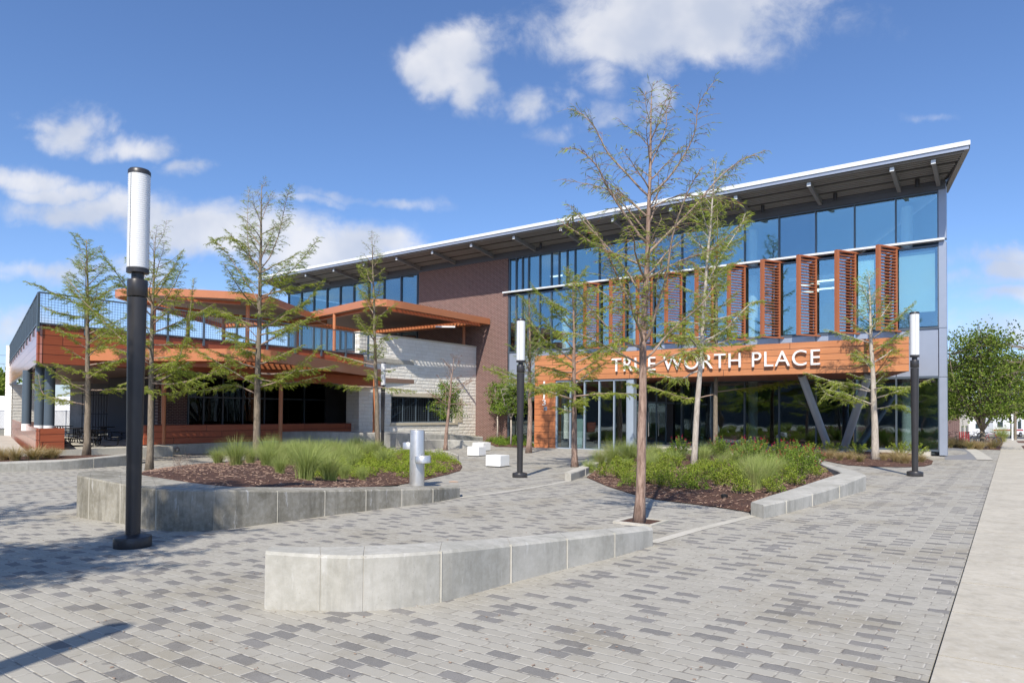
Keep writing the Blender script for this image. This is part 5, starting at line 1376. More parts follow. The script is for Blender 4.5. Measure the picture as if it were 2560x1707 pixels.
def stems_mesh(name, seed, h=.42, w=.36, ns=26, leafl=.030, fl=0):
    """a twiggy little shrub: stems with leaves, optionally red flower heads"""
    rd = random.Random(seed); rng = np.random.default_rng(seed); P = []; D = []; mb = MB(); FP_ = []
    for i in range(ns):
        a = rd.uniform(0, 6.28); o = w * rd.random() ** .6; hh = h * (1 - .45 * (o / w) ** 2) * rd.uniform(.7, 1.1); p = Vector((math.cos(a) * o * .25, math.sin(a) * o * .25, 0)); e = Vector((math.cos(a) * o, math.sin(a) * o, hh))
        m_ = p.lerp(e, .5) + Vector((0, 0, .06)); mb.tube([p, m_, e], [.004, .003, .0015], 3, cap=False)
        nn = int(hh / .016)
        for j in range(nn):
            t = .15 + .85 * j / nn; q = (p.lerp(m_, t * 2) if t < .5 else m_.lerp(e, t * 2 - 1))
            for s_ in range(3): P.append(tuple(q + Vector((rd.gauss(0, .012), rd.gauss(0, .012), rd.gauss(0, .01))))); D.append((rd.gauss(0, 1), rd.gauss(0, 1), rd.uniform(-.2, .8)))
        if fl and rd.random() < fl:
            for j in range(7): FP_.append(tuple(e + Vector((rd.gauss(0, .012), rd.gauss(0, .012), rd.uniform(0, .09)))))
    P, D = np.array(P), np.array(D); L = leafl * rng.uniform(.7, 1.3, len(P)); V, F = leaves(P, D, L, L * .6, rng)
    if FP_:
        Pf = np.array(FP_); V2, F2 = leaves(Pf, rng.normal(size=(len(Pf), 3)), .028, .02, rng)
        nf = len(F); V = np.concatenate([V, V2]); F = np.concatenate([F, F2 + 4 * nf])
    fme = None; me = np_mesh(name, V, F); me.materials.append(M['sage'] if fl else M['cover']); me.materials.append(M['flower'])
    if FP_: me.polygons.foreach_set('material_index', np.array([0] * nf + [1] * len(F2), dtype=np.int32))
    st = mb.mesh('stems'); st.materials.append(M['twig'])
    return me, st, fme
sh_ = [stems_mesh('leafy_shrub', 80 + i, .40, .38) for i in range(3)]
fs_ = [stems_mesh('flowering_shrub', 90 + i, .78, .50, 34, .034, .35) for i in range(2)]
def shrub(v, p, s, label, group, name):
    r = thing(name, label, 'shrub', tuple(p), rdp.uniform(0, 6.28), group); r.scale = (s, s, s)
    for me, nm in zip(v, ('foliage', 'stems', 'flowers')):
        if me is None: continue
        o = bpy.data.objects.new(nm, me); COL.objects.link(o); o.parent = r
    return r
def cover(bed, name, n, cond, label, hump=.16, mt='cover', ls=.03, seed=1):
    """low leafy ground cover: nobody could count it"""
    rng = np.random.default_rng(seed); rd = random.Random(seed); cs = []
    for i in range(n):
        p = bed.pick(.25, rd, cond); cs.append((p, rd.uniform(.16, .34), hump * rd.uniform(.6, 1.3)))
    P = []; D = []
    for p, r_, h in cs:
        k = 330; a = rng.uniform(0, 6.283, k); q = np.sqrt(rng.random(k)) * r_; x = np.cos(a) * q; y = np.sin(a) * q; z = h * (1 - (q / r_) ** 2) * rng.uniform(.15, 1.05, k) + .01
        P.append(np.stack([p.x + x, p.y + y, p.z + z], 1)); D.append(np.stack([x / r_ + rng.normal(0, .5, k), y / r_ + rng.normal(0, .5, k), rng.uniform(-.1, .9, k)], 1))
    P = np.concatenate(P); D = np.concatenate(D); L = ls * rng.uniform(.7, 1.4, len(P)); V, F = leaves(P, D, L, L * .62, rng)
    o = link(name, np_mesh(name, V, F), M[mt]); tag(o, label, 'ground cover', kind='stuff'); return o
def pxy(x, y, bed): return proj((x, y, bed.z(x, y)))
cL = lambda x, y: (lambda q: q[0] > 780 + (1165 - q[1]) * 0.2 and q[1] < 1196 and q[0] < 1140)(pxy(x, y, bedL))
cover(bedL, 'ground_cover', 210, cL, 'low glossy green ground cover filling the right of the left bed', .32, ls=.034, seed=3)
gL = 'grass clumps in the left bed'
lbl = 'feathery green ornamental grass clump in the bed behind the curved concrete wall'
for (px, py, s) in ((545, 1160, .85), (590, 1166, 1.05), (625, 1160, .8), (690, 1168, .8), (724, 1160, .9), (765, 1198, 1.05), (700, 1182, .6), (822, 1200, 1.0), (800, 1172, .9), (742, 1160, 1.0), (860, 1196, .55), (785, 1150, 1.0), (905, 1200, .5), (880, 1170, .6)):
    clump(rdp.choice(gm_), on(bedL, px, py), s * .88, lbl, gL)
for i in range(34):
    p = bedL.pick(.3, rdp, lambda x, y: (lambda q: 650 < q[0] < 1000 and q[1] < 1165)(pxy(x, y, bedL))); clump(rdp.choice(gm_), p, rdp.uniform(.6, .95), lbl, gL)
# bare little shrub and rusty stalks near the left of the same bed
bs = MB(); rb = random.Random(9)
for i in range(22):
    p = on(bedL, 445 + rb.uniform(-14, 30), 1178); a = rb.uniform(0, 6.28); q = p + Vector((math.cos(a) * .22, math.sin(a) * .22, rb.uniform(.12, .5))); m_ = p.lerp(q, .5) + Vector((rb.uniform(-.05, .05), 0, .04))
    bs.tube([p, m_, q], [.004, .003, .0015], 3)
    for j in range(3):
        e = m_.lerp(q, j / 3); bs.tube([e, e + Vector((rb.uniform(-.1, .1), rb.uniform(-.1, .1), rb.uniform(.02, .1)))], .0015, 3)
tag(bs.build('bare_shrub', M['twig']), 'leafless twiggy little shrub in mulch at the left end of the left bed', 'shrub')
gR = 'grass clumps in the right bed'; lbr = 'feathery green grass clump in the bed with the pale barked cypress'
for (px, py, s) in ((1500, 1165, .95), (1530, 1160, 1.1), (1570, 1158, 1.1), (1610, 1157, 1.0), (1475, 1180, .6), (1885, 1222, .8), (1915, 1212, .8), (1870, 1200, .75), (1940, 1196, .65), (1830, 1160, .7), (1760, 1155, .7)):
    clump(rdp.choice(gm_), on(bedR, px, py), s * .95, lbr, gR)
for i in range(18):
    p = bedR.pick(.3, rdp, lambda x, y: (lambda q: 1480 < q[0] < 1960 and q[1] < 1180)(pxy(x, y, bedR))); clump(rdp.choice(gm_), p, rdp.uniform(.5, .8), lbr, gR)
for i in range(75):
    p = bedR.pick(.3, rdp, lambda x, y: (lambda q: 1480 < q[0] < 2040 and q[1] < 1262 and (q[1] > 1170 or q[0] < 1700))(pxy(x, y, bedR))); shrub(rdp.choice(sh_), p, rdp.uniform(.7, 1.15), 'low yellow green shrub scattered on the mulch of the right bed', 'low shrubs in the right bed', 'leafy_shrub')
for (px, py, s) in ((1995, 1196, 1.1), (2030, 1185, 1.0), (1975, 1178, .95), (1700, 1150, 1.2), (1800, 1146, 1.2), (1850, 1150, 1.1), (1900, 1150, 1.15), (1950, 1152, 1.1), (1990, 1152, 1.1), (1880, 1165, 1.2)):
    shrub(rdp.choice(fs_), on(bedR, px, py), s, 'bright green shrub dotted with small red flowers in the right bed', 'flowering shrubs in the right bed', 'flowering_shrub')
for (px, py, s) in ((2075, 1146, 1), (2100, 1150, .9), (2125, 1148, 1), (2150, 1153, .9), (2240, 1154, 1.1), (2262, 1157, 1.2), (2300, 1154, 1.0), (2060, 1143, .9), (2210, 1150, .8)):
    clump(rdp.choice(gd_), on(bedS, px, py), s * 1.15, 'straw coloured grass clump in the small bed under the leaning columns', 'straw grass by the leaning columns', name='dry_grass_clump')
for (px, py, s) in ((2080, 1138, 1.1), (2145, 1138, 1.0), (2250, 1140, 1.1), (2290, 1142, 1.1), (2030, 1136, 1.0)):
    shrub(sh_[0], on(bedS, px, py), s * 1.6, 'green shrub against the plinth in the small bed under the leaning columns', 'shrubs by the plinth', 'leafy_shrub')
for (px, py, s) in ((8, 1150, 1.1), (40, 1151, 1.1), (86, 1149, 1.4), (118, 1146, 1.0), (134, 1146, 1.0), (-12, 1150, 1)):
    clump(rdp.choice(gd_), on(bedE, px, py), s * 1.2, 'tawny grass clump in the far left bed behind the low wall', 'tawny grass in the far left bed', name='dry_grass_clump')
cover(bedR, 'ground_cover', 95, lambda x, y: (lambda q: q[1] < 1235 and q[0] < 2040)(pxy(x, y, bedR)), 'low bright yellow green ground cover filling most of the right bed', .30, 'sage', .036, 4)
cover(bedC, 'ground_cover', 34, None, 'green shrubby ground cover at the foot of the brick wall', .36, 'sage', .05, 5)
cover(bedW, 'ground_cover', 30, None, 'sparse green planting before the limestone wall', .26, 'sage', .05, 6)
for i in range(16):
    clump(gd_[i % 2], bedW.pick(.3, rdp), rdp.uniform(.7, 1.0), 'small tawny grass tuft at the foot of the limestone wall', 'tawny tufts by the limestone wall', name='dry_grass_clump')
for (px, py, s) in ((2372, 1118, 1.5), (2390, 1117, 1.4), (2405, 1119, 1.2), (2425, 1121, 1.1), (2440, 1121, 1.1), (2450, 1122, 1.0), (2480, 1121, 1.2), (2492, 1115, 1.4)):
    clump(rdp.choice(gd_), on(bedB, px, py), s * 1.4, 'pinkish dry grass clump in front of the parked bicycles', 'dry grass by the bicycles', name='dry_grass_clump')
clump(gm_[0], G(2503, 1104), 1.9, 'big yellowish grass clump beside the sidewalk past the bicycles', None, name='grass_clump')
# shredded wood chips on the mulch: nobody could count them
def chips(bed, n, seed, cond=None):
    rd = random.Random(seed); mb = MB()
    for i in range(n):
        p = bed.pick(.03, rd, cond); a = rd.uniform(0, 6.28); L = rd.uniform(.015, .05); w = rd.uniform(.003, .008); d = Vector((math.cos(a), math.sin(a), rd.uniform(-.3, .3))) * L; s_ = Vector((-math.sin(a), math.cos(a), 0)) * w; p = p + Vector((0, 0, rd.uniform(.0, .02)))
        mb.hexa([tuple(p - d - s_), tuple(p + d - s_), tuple(p + d + s_), tuple(p - d + s_)] + [tuple(v + Vector((0, 0, .006))) for v in (p - d - s_, p + d - s_, p + d + s_, p - d + s_)])
    o = mb.build('wood_chips', M['chips']); tag(o, 'shredded bark chips covering the planting bed', 'mulch', kind='stuff')
chips(bedL, 3200, 1, lambda x, y: pxy(x, y, bedL)[1] > 1150); chips(bedR, 3200, 2, lambda x, y: pxy(x, y, bedR)[1] > 1160); chips(bedS, 500, 3)
# fallen leaves and bits on the paving
rd = random.Random(77); lv = MB()
for i in range(170):
    p = G(rd.uniform(0, 2300), rd.uniform(1215, 1700)); a = rd.uniform(0, 6.28); L = rd.uniform(.004, .013); d = Vector((math.cos(a), math.sin(a), 0)) * L; s_ = Vector((-math.sin(a), math.cos(a), 0)) * L * rd.uniform(.15, .4); z = zg(p.x, p.y) + .006
    lv.hexa([(v.x, v.y, z) for v in (p - d - s_, p + d - s_, p + d + s_, p - d + s_)] + [(v.x, v.y, z + .006) for v in (p - d - s_, p + d - s_, p + d + s_, p - d + s_)])
tag(lv.build('fallen_leaves', M['twig']), 'scattered dead leaf bits lying on the pavers', 'leaf litter', kind='stuff')
# ---------------------------------------------------------------- lamp posts
def lamp(label, p, first=None, s=1.0):
    if first:
        r = copy_tree(first); r['label'] = label; r.location = p; r.scale = (1, 1, s); return r
    r = thing('lamp_post', label, 'lamp post', tuple(p), 0, 'cylindrical lamp posts')
    MB().lathe((0, 0, 0), [(.225, 0), (.228, .01), (.228, .12), (.218, .14), (.12, .165), (.09, .17)], 36).build('base', M['lamp_black'], r, smooth=True)
    MB().lathe((0, 0, 0), [(.088, .13), (.092, 1.0), (.104, 2.2), (.118, 3.27)], 32).build('pole', M['lamp_black'], r, smooth=True)
    MB().lathe((0, 0, 0), [(.119, 3.285), (.1225, 3.29), (.1225, 3.50), (.119, 3.506)], 32).build('collar', M['lamp_black'], r, smooth=True)
    MB().lathe((0, 0, 0), [(.075, 3.50), (.075, 3.60)], 24).build('neck', M['lamp_black'], r, smooth=True)
    MB().lathe((0, 0, 0), [(.10, 3.595), (.136, 3.60), (.136, 3.655), (.13, 3.66)], 32).build('lens_ring', M['lamp_black'], r, smooth=True)
    prof = []
    z = 3.662
    while z < 4.895: prof += [(.131, z), (.1335, z + .012)]; z += .0245
    ln = MB().lathe((0, 0, 0), [(.128, 3.66)] + prof + [(.128, 4.90)], 40).build('lens', M['lens'], r, smooth=True)
    MB().tube([(-.04, -.128, 3.665), (-.04, -.128, 4.895)], .0035, 5).build('lens_seam', M['steel'], ln)
    MB().lathe((0, 0, 0), [(.13, 4.895), (.137, 4.90), (.137, 4.945), (.12, 4.968), (.03, 4.982)], 32).build('cap', M['lamp_black'], r, smooth=True)
    return r
lp = G(331.5, 1366); L1 = lamp('nearest and tallest looking black lamp post with ribbed white lens at the left', Vector((lp.x, lp.y, zg(lp.x, lp.y))))
def lamp_at(px, py, ptop, label):
    p = G(px, py); z = zg(p.x, p.y); r = ray(px, ptop); q = O + r * (p.y / r.y); return lamp(label, Vector((p.x, p.y, z)), L1, (q.z - z) / 4.98)
lamp_at(1299.5, 1193, 796, 'middle black lamp post standing in the paving near the white cube seats')
lamp_at(2287.5, 1190, 779, 'right black lamp post standing in front of the corner of the glass building')
lamp_at(956, 1122, 905, 'distant black lamp post partly hidden behind the narrow cypress')
lamp('unseen lamp post added to cast the shadow on the paving at the lower left', Vector((-4.30, .72, zg(-4.3, .7))), L1, 1.0)  # out of view, added for its shadow in place of an unknown object
# ---------------------------------------------------------------- drinking fountain
p = G(1042, 1216); z = zg(p.x, p.y); Yf = p.y; k = Yf / FPX
ft = thing('drinking_fountain', 'stainless steel column drinking fountain with two round basins by the curved wall', 'drinking fountain', (p.x, p.y, z), 0)
rf_ = .5 * 37 * k
MB().lathe((0, 0, 0), [(rf_, 0), (rf_, 1.44), (rf_ * .98, 1.452), (rf_ * .93, 1.456)], 40).build('column', M['inox'], ft, smooth=True)
def basin(ang, z_, r_, nm):
    cx, cy = math.cos(ang) * (rf_ + r_ * .62), math.sin(ang) * (rf_ + r_ * .62)
    b = MB().lathe((cx, cy, z_), [(r_ * .9, -.085), (r_, -.08), (r_, .08), (r_ * .96, .09), (r_ * .9, .085), (r_ * .7, .05), (.01, .04)], 36).build('basin', M['inox'], ft, smooth=True)
    MB().tube([(cx - .03, cy, z_ + .04), (cx - .03, cy, z_ + .12), (cx - .015, cy, z_ + .16)], [.012, .012, .008], 10).build('bubbler', M['chrome'], b, smooth=True)
basin(-.95, .72, .205, ''); basin(2.5, 1.04, .17, '')
sc2 = MB()
for zz_ in (.12, .35, .72, 1.05, 1.36):
    a_ = -2.2; sc2.lathe((math.cos(a_) * rf_, math.sin(a_) * rf_, zz_), [(.012, -.01), (.012, .01)], 8)
sc2.build('screws', M['chrome'], ft)
# ---------------------------------------------------------------- white cube seats
def cube_seat(pc, pl, pr, ptop, label, first=None):
    c = G(*pc); a = G(*pl); b_ = G(*pr); z = zg(c.x, c.y)
    r = ray(pc[0], ptop); h = (O + r * (c.y / r.y)).z - z
    da = Vector((a.x - c.x, a.y - c.y, 0)); wa = .62; ang = math.atan2(da.y, da.x)
    w = min(.75, max(.5, da.length)); d1 = da.normalized() * w; d2 = Vector((-d1.y, d1.x, 0)) * -1
    if d2.y < 0: d2 = -d2
    t = thing('cube_seat', label, 'seat', (c.x, c.y, z), 0, 'white cube seats')
    mb = MB(); q = [Vector((0, 0, 0)), d2, d2 + d1, d1]
    mb.hexa([tuple(v + Vector((0, 0, .035))) for v in q] + [tuple(v + Vector((0, 0, h))) for v in q]); mb.build('block', M['white_paint'], t, bevel=.012)
    cen = (d1 + d2) / 2; q2 = [cen + (v - cen) * .93 for v in q]
    mb = MB(); mb.hexa([tuple(v + Vector((0, 0, -.03))) for v in q2] + [tuple(v + Vector((0, 0, .036))) for v in q2]); mb.build('base', M['black'], t)
cube_seat((1250.5, 1168.5), (1214, 1167.0), (1272, 1163), 1139, 'nearest of the white cube seats')
cube_seat((1196.5, 1141), (1168, 1139.9), (1214, 1137), 1117, 'white cube seat in the middle between the other two cubes')
cube_seat((1208, 1128), (1181, 1127), (1222, 1125), 1107, 'farthest white cube seat partly hidden behind another cube')
# ---------------------------------------------------------------- picnic tables
def picnic(p, rz, label, first=None):
    if first:
        r = copy_tree(first); r['label'] = label; r.location = p; r.rotation_euler = (0, 0, rz); return r
    r = thing('picnic_table', label, 'picnic table', tuple(p), rz, 'black metal picnic tables')
    MB().lathe((0, 0, 0), [(.60, .735), (.62, .745), (.62, .765), (.60, .775)], 8).build('table_top', M['black'], r, bevel=.005)
    for k_ in range(4):
        a = k_ * math.pi / 2; c, s_ = math.cos(a), math.sin(a); f = lambda x, y, z: (x * c - y * s_, x * s_ + y * c, z)
        mb = MB(); mb.hexa([f(.78, -.38, .43), f(1.06, -.38, .43), f(1.06, .38, .43), f(.78, .38, .43), f(.78, -.38, .46), f(1.06, -.38, .46), f(1.06, .38, .46), f(.78, .38, .46)])
        mb.build('bench_seat', M['black'], r, bevel=.01)
        mb = MB(); mb.tube([f(.12, 0, .73), f(.14, 0, .2), f(.2, 0, .06), f(.5, 0, .03), f(.85, 0, .03), f(.97, 0, .12), f(.97, 0, .36), f(.93, 0, .43)], .026, 8)
        mb.build('leg', M['black'], r, smooth=True)
    return r
pt = None
for (px, py, Y_, rz, lb) in ((236, 1119, 31.5, .3, 'nearest black metal picnic table with round top under the terrace'), (190, 1109, 34.5, .9, 'middle black picnic table seen left of the leaning cypress'),
                            (258, 1104, 37.5, .1, 'picnic table beyond the nearest one beside the picket fence'), (150, 1100, 38.5, .5, 'farthest black picnic table behind the timber planter')):
    q = atY(px, py, Y_); q.z = -.125; r = picnic(q, rz, lb, pt); pt = pt or r
# ---------------------------------------------------------------- bicycles
def bicycle(p, rz, label, matname, lean=.08, first=None):
    r = thing('bicycle', label, 'bicycle', tuple(p), 0, 'bicycles parked beside the building'); r.rotation_euler = (lean, 0, rz)
    W = .34
    def ring(cx, rr, tr_, mb, k=30):
        pts = [(cx + math.cos(6.283 * i / k) * rr, 0, W + math.sin(6.283 * i / k) * rr) for i in range(k + 1)]; mb.tube(pts, tr_, 6, cap=False)
    for cx in (-.52, .52):
        rim = MB(); ring(cx, .295, .010, rim); sp_ = MB()
        for i in range(18):
            a = 6.283 * i / 18; sp_.tube([(cx, .02 * (-1) ** i, W), (cx + math.cos(a) * .29, 0, W + math.sin(a) * .29)], .0016, 3)
        ty = MB(); ring(cx, .322, .019, ty); w_ = ty.build('wheel', M['rubber'], r, smooth=True); rim.build('rim', M['chrome'], w_, smooth=True); sp_.build('spokes', M['chrome'], w_)
    f = MB(); bb = (-.08, 0, .28); st = (-.22, 0, .82); hd = (.33, 0, .86); hb = (.37, 0, .70)
    for a, b_ in ((bb, st), (st, hd), (bb, hb), (hd, hb), (hb, (.52, 0, W)), (bb, (-.52, .04, W)), (bb, (-.52, -.04, W)), (st, (-.52, .04, W)), (st, (-.52, -.04, W))): f.tube([a, b_], .016, 7)
    f.build('frame', M[matname], r, smooth=True)
    h = MB(); h.tube([(.33, 0, .84), (.31, 0, .98)], .014, 6); h.tube([(.20, -.29, 1.02), (.31, -.22, 1.0), (.33, 0, .98), (.31, .22, 1.0), (.20, .29, 1.02)], .013, 6); h.build('handlebar', M['black'], r, smooth=True)
    s_ = MB(); s_.hexa([(-.36, -.07, .93), (-.10, -.02, .93), (-.10, .02, .93), (-.36, .07, .93), (-.37, -.08, .97), (-.09, -.015, .96), (-.09, .015, .96), (-.37, .08, .97)]); s_.build('saddle', M['black'], r, bevel=.01)
    MB().tube([(-.22, 0, .80), (-.24, 0, .93)], .012, 6).build('seat_post', M['chrome'], r)
    c = MB(); c.lathe((0, 0, 0), [(.09, -.008), (.09, .008)], 16); o = c.build('crank', M['chrome'], r); o.rotation_euler = (math.pi/2, 0, 0); o.location = (-.08, .03, .28)
    return r
def bike_at(px, py, rz, label, mn, lean=.08):
    p = G(px, py); bicycle(Vector((p.x, p.y, bedB.z(p.x, p.y))), rz, label, mn, lean)
bike_at(2378, 1112, .12, 'black bicycle nearest the building corner', 'black')
bike_at(2432, 1112, -.1, 'dark blue bicycle in the middle of the parked row', 'steel', -.1)
bike_at(2440, 1109, .05, 'black bicycle behind the dark blue one', 'black', .12)
bike_at(2472, 1117, -.15, 'silver bicycle at the right end of the parked row', 'chrome', .05)
bike_at(2478, 1113, .0, 'dark red bicycle just behind the silver one', 'red', -.06)
p = G(2410, 1112); z = zg(p.x, p.y)
rk = thing('bike_rack', 'dark red slatted rack among the bicycles', 'bike rack', (p.x, p.y, z), .1)
mb = MB()
for i in range(6): mb.box(-.38 + i * .15, -.31 + i * .15, -.02, .02, .1, 1.05)
mb.build('slats', M['red'], rk); MB().box(-.42, .5, -.03, .03, .05, .12).build('base', M['red'], rk)
# ---------------------------------------------------------------- vehicles
def van(p, rz, L, Wd, Hh, label, cat, stripe=None, name='van', lowcab=False):
    r = thing(name, label, cat, tuple(p), rz, None)
    mb = MB(); pr_ = [(-L/2, .35), (L/2 - .1, .35), (L/2, .5), (L/2, 1.1), (L/2 - .35, Hh * .62), (L/2 - .8, Hh * .97), (L/2 - 1.1, Hh), (-L/2, Hh)] if not lowcab else [(-L/2, .45), (L/2, .45), (L/2, 1.2), (L/2 - .9, 1.35), (L/2 - 1.3, 2.1), (L/2 - 2.2, 2.15), (L/2 - 2.25, Hh), (-L/2, Hh)]
    n = len(pr_); mb.v = [(x, -Wd/2, z) for x, z in pr_] + [(x, Wd/2, z) for x, z in pr_]
    mb.f = [tuple(range(n)), tuple(range(2*n - 1, n - 1, -1))] + [(i, n + i, n + (i+1) % n, (i+1) % n) for i in range(n)]
    mb.build('body', M['van_white'], r, bevel=.05)
    for s_ in (-1, 1):
        y = s_ * (Wd / 2 + .01)
        MB().box(L/2 - 1.7, L/2 - .95, y - .01, y + .01, 1.25 if not lowcab else 1.35, Hh * .8 if not lowcab else 2.0).build('side_window', M['van_glass'], r)
        if not lowcab: MB().box(-L/2 + .8, -L/2 + 2.0, y - .01, y + .01, 1.5, Hh * .8).build('side_window', M['van_glass'], r)
        if stripe: MB().box(-L/2 + .02, L/2 - .5, y - .005, y + .02, .95, 1.15).build('stripe', M[stripe], r)
        for x in (-L/2 + 1.1, L/2 - 1.1):
            w = MB().tube([(x, y - s_ * .22, .38), (x, y + s_ * .02, .38)], .38, 20).build('wheel', M['rubber'], r); MB().tube([(x, y + s_ * .022, .38), (x, y + s_ * .04, .38)], .2, 14).build('rim', M['chrome'], w)
    MB().box(L/2 - .02, L/2 + .015, -Wd * .4, Wd * .4, .55, .75).build('bumper', M['steel'], r)
    return r
def vat(px, py, Y_): q = atY(px, py, Y_); return Vector((q.x, q.y, zg(q.x, q.y)))
van(vat(2505, 1085, 105), .35, 7.0, 2.3, 2.9, 'white delivery van with a red stripe beyond the sidewalk', 'van', 'red')
van(vat(2552, 1085, 108), .15, 6.5, 2.3, 2.7, 'white camper van at the right edge behind the pole', 'van')
van(vat(2402, 1090, 85), .3, 5.5, 2.2, 2.3, 'white van half hidden behind the parked bicycles and the big tree', 'van')
van(vat(140, 1050, 62), .25, 8.5, 2.5, 3.3, 'white box truck behind the wire fence under the terrace', 'truck', None, 'box_truck', True)
p = vat(2531, 1090, 75); MB_ = thing('bollard_pole', 'slim white pole standing at the far end of the sidewalk', 'pole', tuple(p)); MB().tube([(0, 0, 0), (0, 0, 2.6)], .09, 12).build('shaft', M['white_paint'], MB_, smooth=True); MB().lathe((0, 0, 2.6), [(.12, 0), (.15, .1), (.08, .25)], 12).build('cap', M['white_paint'], MB_, smooth=True)
p = vat(2538.5, 1090, 76); MB_ = thing('utility_pole', 'thick brown wooden pole next to the slim white one', 'pole', tuple(p)); MB().tube([(0, 0, 0), (0, 0, 2.9)], .13, 12).build('shaft', M['bark_grey'], MB_, smooth=True); MB().box(-.3, .3, -.02, .02, 2.95, 3.2).build('sign_plate', M['bark_grey'], MB_)
# ---------------------------------------------------------------- surroundings
def shed(name, label, a, b_, depth, z0, z1, mat, parts=()):
    """a simple building: wall from a to b, going back by depth"""
    r = thing(name, label, 'building', (a.x, a.y, z0)); inv = Matrix.Translation(-r.location)
    d = (b_ - a); d.z = 0; n = Vector((-d.y, d.x, 0)).normalized()
    if n.y < 0 and depth > 0: n = -n
    def add(mb, nm, mt):
        o = mb.build(nm, mt, None); o.parent = r; o.matrix_parent_inverse = inv; return o
    poly = [(a.x, a.y), (b_.x, b_.y), (b_.x + n.x * depth, b_.y + n.y * depth), (a.x + n.x * depth, a.y + n.y * depth)]
    add(MB().prism(poly, z0, z1), 'wall', mat)
    c = sum((Vector((x, y, 0)) for x, y in poly), Vector()) / 4; big = [((x - c.x) * 1.02 + c.x, (y - c.y) * 1.02 + c.y) for x, y in poly]
    add(MB().prism(big, z1 + .01, z1 + .25), 'roof', M['spandrel'])
    nw_ = max(2, int(d.length / 4)); wn = MB()
    for i in range(nw_):
        q = a + d * ((i + .5) / nw_); u = d.normalized(); o_ = -n * .04
        add(MB().hexa([tuple(q + u * x + o_ * y + Vector((0, 0, z))) for z in (z0 + 1.2, z0 + 2.6) for x, y in ((-.7, 1), (.7, 1), (.7, .0), (-.7, .0))]) or MB().box(0, .01, 0, .01, 0, .01), 'window', M['van_glass']) if False else None
        m2 = MB(); m2.hexa([tuple(q + u * x + o_ * y + Vector((0, 0, z))) for z in (z0 + 1.2, z0 + 2.6) for x, y in ((-.7, 1), (.7, 1), (.7, .0), (-.7, .0))]); add(m2, 'window', M['van_glass'])
    return r
a = atY(2366, 1000, 66); b_ = atY(2399, 1000, 68); a.z = b_.z = 0
a2 = a + Vector((-7, -3, 0)); shed('brick_shed', 'dark brick building behind the bushy street tree', a2, b_, 8, -2, 5.0, M['brick'])
a = atY(2399.5, 1000, 68.5); b_ = atY(2422, 1000, 74); a.z = b_.z = 0; shed('beige_building', 'pale rendered building glimpsed behind the bicycles', a, b_, 8, -2, 4.4, M['beige'])
a = Vector((70, 190, 0)); b_ = Vector((190, 200, 0)); shed('warehouse', 'long pale low building far beyond the vans', a, b_, 20, -4, 3.2, M['beige2'])
a = Vector((-120, 120, 0)); b_ = Vector((-70, 128, 0)); shed('warehouse', 'low pale building far beyond the left wire fence', a, b_, 15, -2, 2.4, M['beige2'])
# across the street, behind the camera: seen only mirrored in the lower windows
a = B(-95, -34, 0); b_ = B(14, -34, 0)
wh = thing('street_building', 'dark building across the street mirrored in the lower windows', 'building', tuple(a)); inv = Matrix.Translation(-wh.location)
o = MB().bx(-95, 14, -44, -34, -3, 7.4).build('wall', M['inside'], None); o.parent = wh; o.matrix_parent_inverse = inv
o = MB().bx(-96, 15, -45, -33.5, 7.41, 7.8).build('roof', M['mullion'], None); o.parent = wh; o.matrix_parent_inverse = inv
rd = random.Random(4)
for i in range(7):
    p = B(-70 + i * 12 + rd.uniform(-2, 2), -27, 0)
    broad('street_tree', 'street tree across the road mirrored in the lower windows', Vector((p.x, p.y, 0)), Vector((p.x, p.y, 7.0 + rd.random())), 3.0, .18, 60 + i, ('bark_grey', 'elm'), 2600, .5, 4, .25, 'trees across the road')
# wire fence at the left
fa_ = atY(-140, 1000, 50); fb_ = atY(205, 1000, 56); fa_.z = fb_.z = 0
fn = thing('wire_fence', 'chain link fence running behind the picnic area', 'fence', tuple(fa_)); inv = Matrix.Translation(-fn.location)
z0 = -.6
me = MB(); me.v = [tuple(fa_ + Vector((0, 0, z0))), tuple(fb_ + Vector((0, 0, z0))), tuple(fb_ + Vector((0, 0, z0 + 2.0))), tuple(fa_ + Vector((0, 0, z0 + 2.0)))]; me.f = [(0, 1, 2, 3)]
o = me.build('wire_mesh', M['link'], None); o.parent = fn; o.matrix_parent_inverse = inv
for i in range(9):
    p = fa_.lerp(fb_, i / 8); o = MB().tube([p + Vector((0, 0, z0 - .1)), p + Vector((0, 0, z0 + 2.1))], .035, 8).build('post', M['spandrel'], None); o.parent = fn; o.matrix_parent_inverse = inv
o = MB().tube([fa_ + Vector((0, 0, z0 + 2.02)), fb_ + Vector((0, 0, z0 + 2.02))], .022, 6).build('top_rail', M['spandrel'], None); o.parent = fn; o.matrix_parent_inverse = inv
cb = []
for (py, lb) in ((906, 'lowest of the dark overhead cables at the left edge'), (931, None), (952, None)): pass
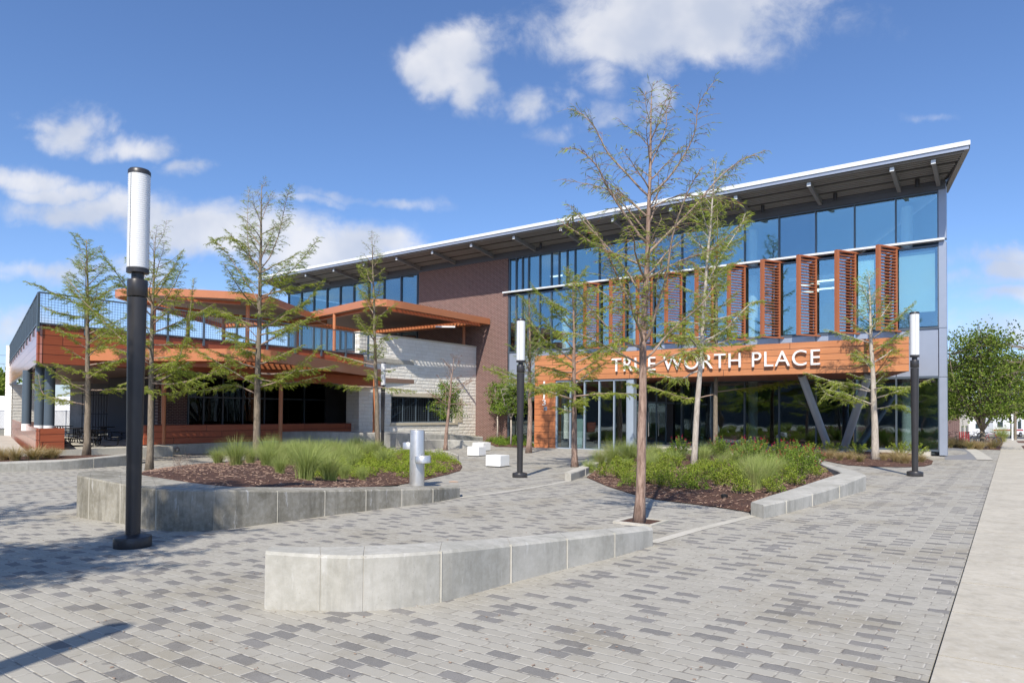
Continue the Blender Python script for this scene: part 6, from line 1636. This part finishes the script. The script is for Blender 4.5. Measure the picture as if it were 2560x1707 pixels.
for (y0, y1, lb) in ((884, 888, 'highest overhead cable at the left edge'), (905, 909, 'overhead cable between the highest and lowest at the left edge'), (927, 931, 'lowest overhead cable at the left edge')):
    a, b_ = atY(-60, y0, 90), atY(60, y1 + 1, 100); m_ = a.lerp(b_, .5) - Vector((0, 0, .08)); tag(MB().tube([a, m_, b_], .022, 5).build('overhead_cable', M['black']), lb, 'cable', 'overhead cables at the left edge')
# far belt of trees
rng = np.random.default_rng(8); n = 22000
ang = np.concatenate([rng.uniform(R(30), R(40), n // 2), rng.uniform(R(-42), R(-32), n // 2)]); rr = rng.uniform(230, 300, n)
hh = 5 + 3.0 * np.sin(ang * 90) + 2 * np.sin(ang * 37); P = np.stack([np.sin(ang) * rr, np.cos(ang) * rr, -4 + hh * rng.random(n) ** .7], 1)
V, F = leaves(P, rng.normal(size=(n, 3)), 1.3, 1.0, rng); o = link('treeline', np_mesh('treeline', V, F), M['elm']); tag(o, 'far belt of trees along the horizon', 'trees', kind='stuff')
# small things
p = G(1811, 1258); m_ = thing('irrigation_cap', 'small black irrigation cap at the edge of the right bed', 'valve cap', (p.x, p.y, bedR.z(p.x, p.y))); MB().lathe((0, 0, 0), [(.07, -.02), (.07, .05), (.05, .06)], 14).build('cap', M['black'], m_)
p = G(1134, 1205); z = zg(p.x, p.y); tag(MB().tube([(p.x - .13, p.y, z + .012), (p.x, p.y + .01, z + .018), (p.x + .13, p.y - .01, z + .012)], [.012, .02, .01], 6).build('bark_piece', M['chips']), 'piece of bark lying on the paving near the fountain', 'bark')

p = G(1603, 1306); z = zg(p.x, p.y); ang = math.atan2(U.y, U.x)
tp_ = thing('tree_pit', 'small square tree pit with a pale kerb around the tallest cypress', 'tree pit', (p.x, p.y, z), ang)
mb = MB()
for x0_, x1_, y0_, y1_ in ((-.34, .34, -.34, -.27), (-.34, .34, .27, .34), (-.34, -.27, -.268, .268), (.27, .34, -.268, .268)): mb.box(x0_, x1_, y0_, y1_, -.06, .035)
mb.build('kerb_frame', M['conc_pale'], tp_); MB().box(-.268, .268, -.268, .268, -.06, .022).build('mulch_fill', M['mulch'], tp_)
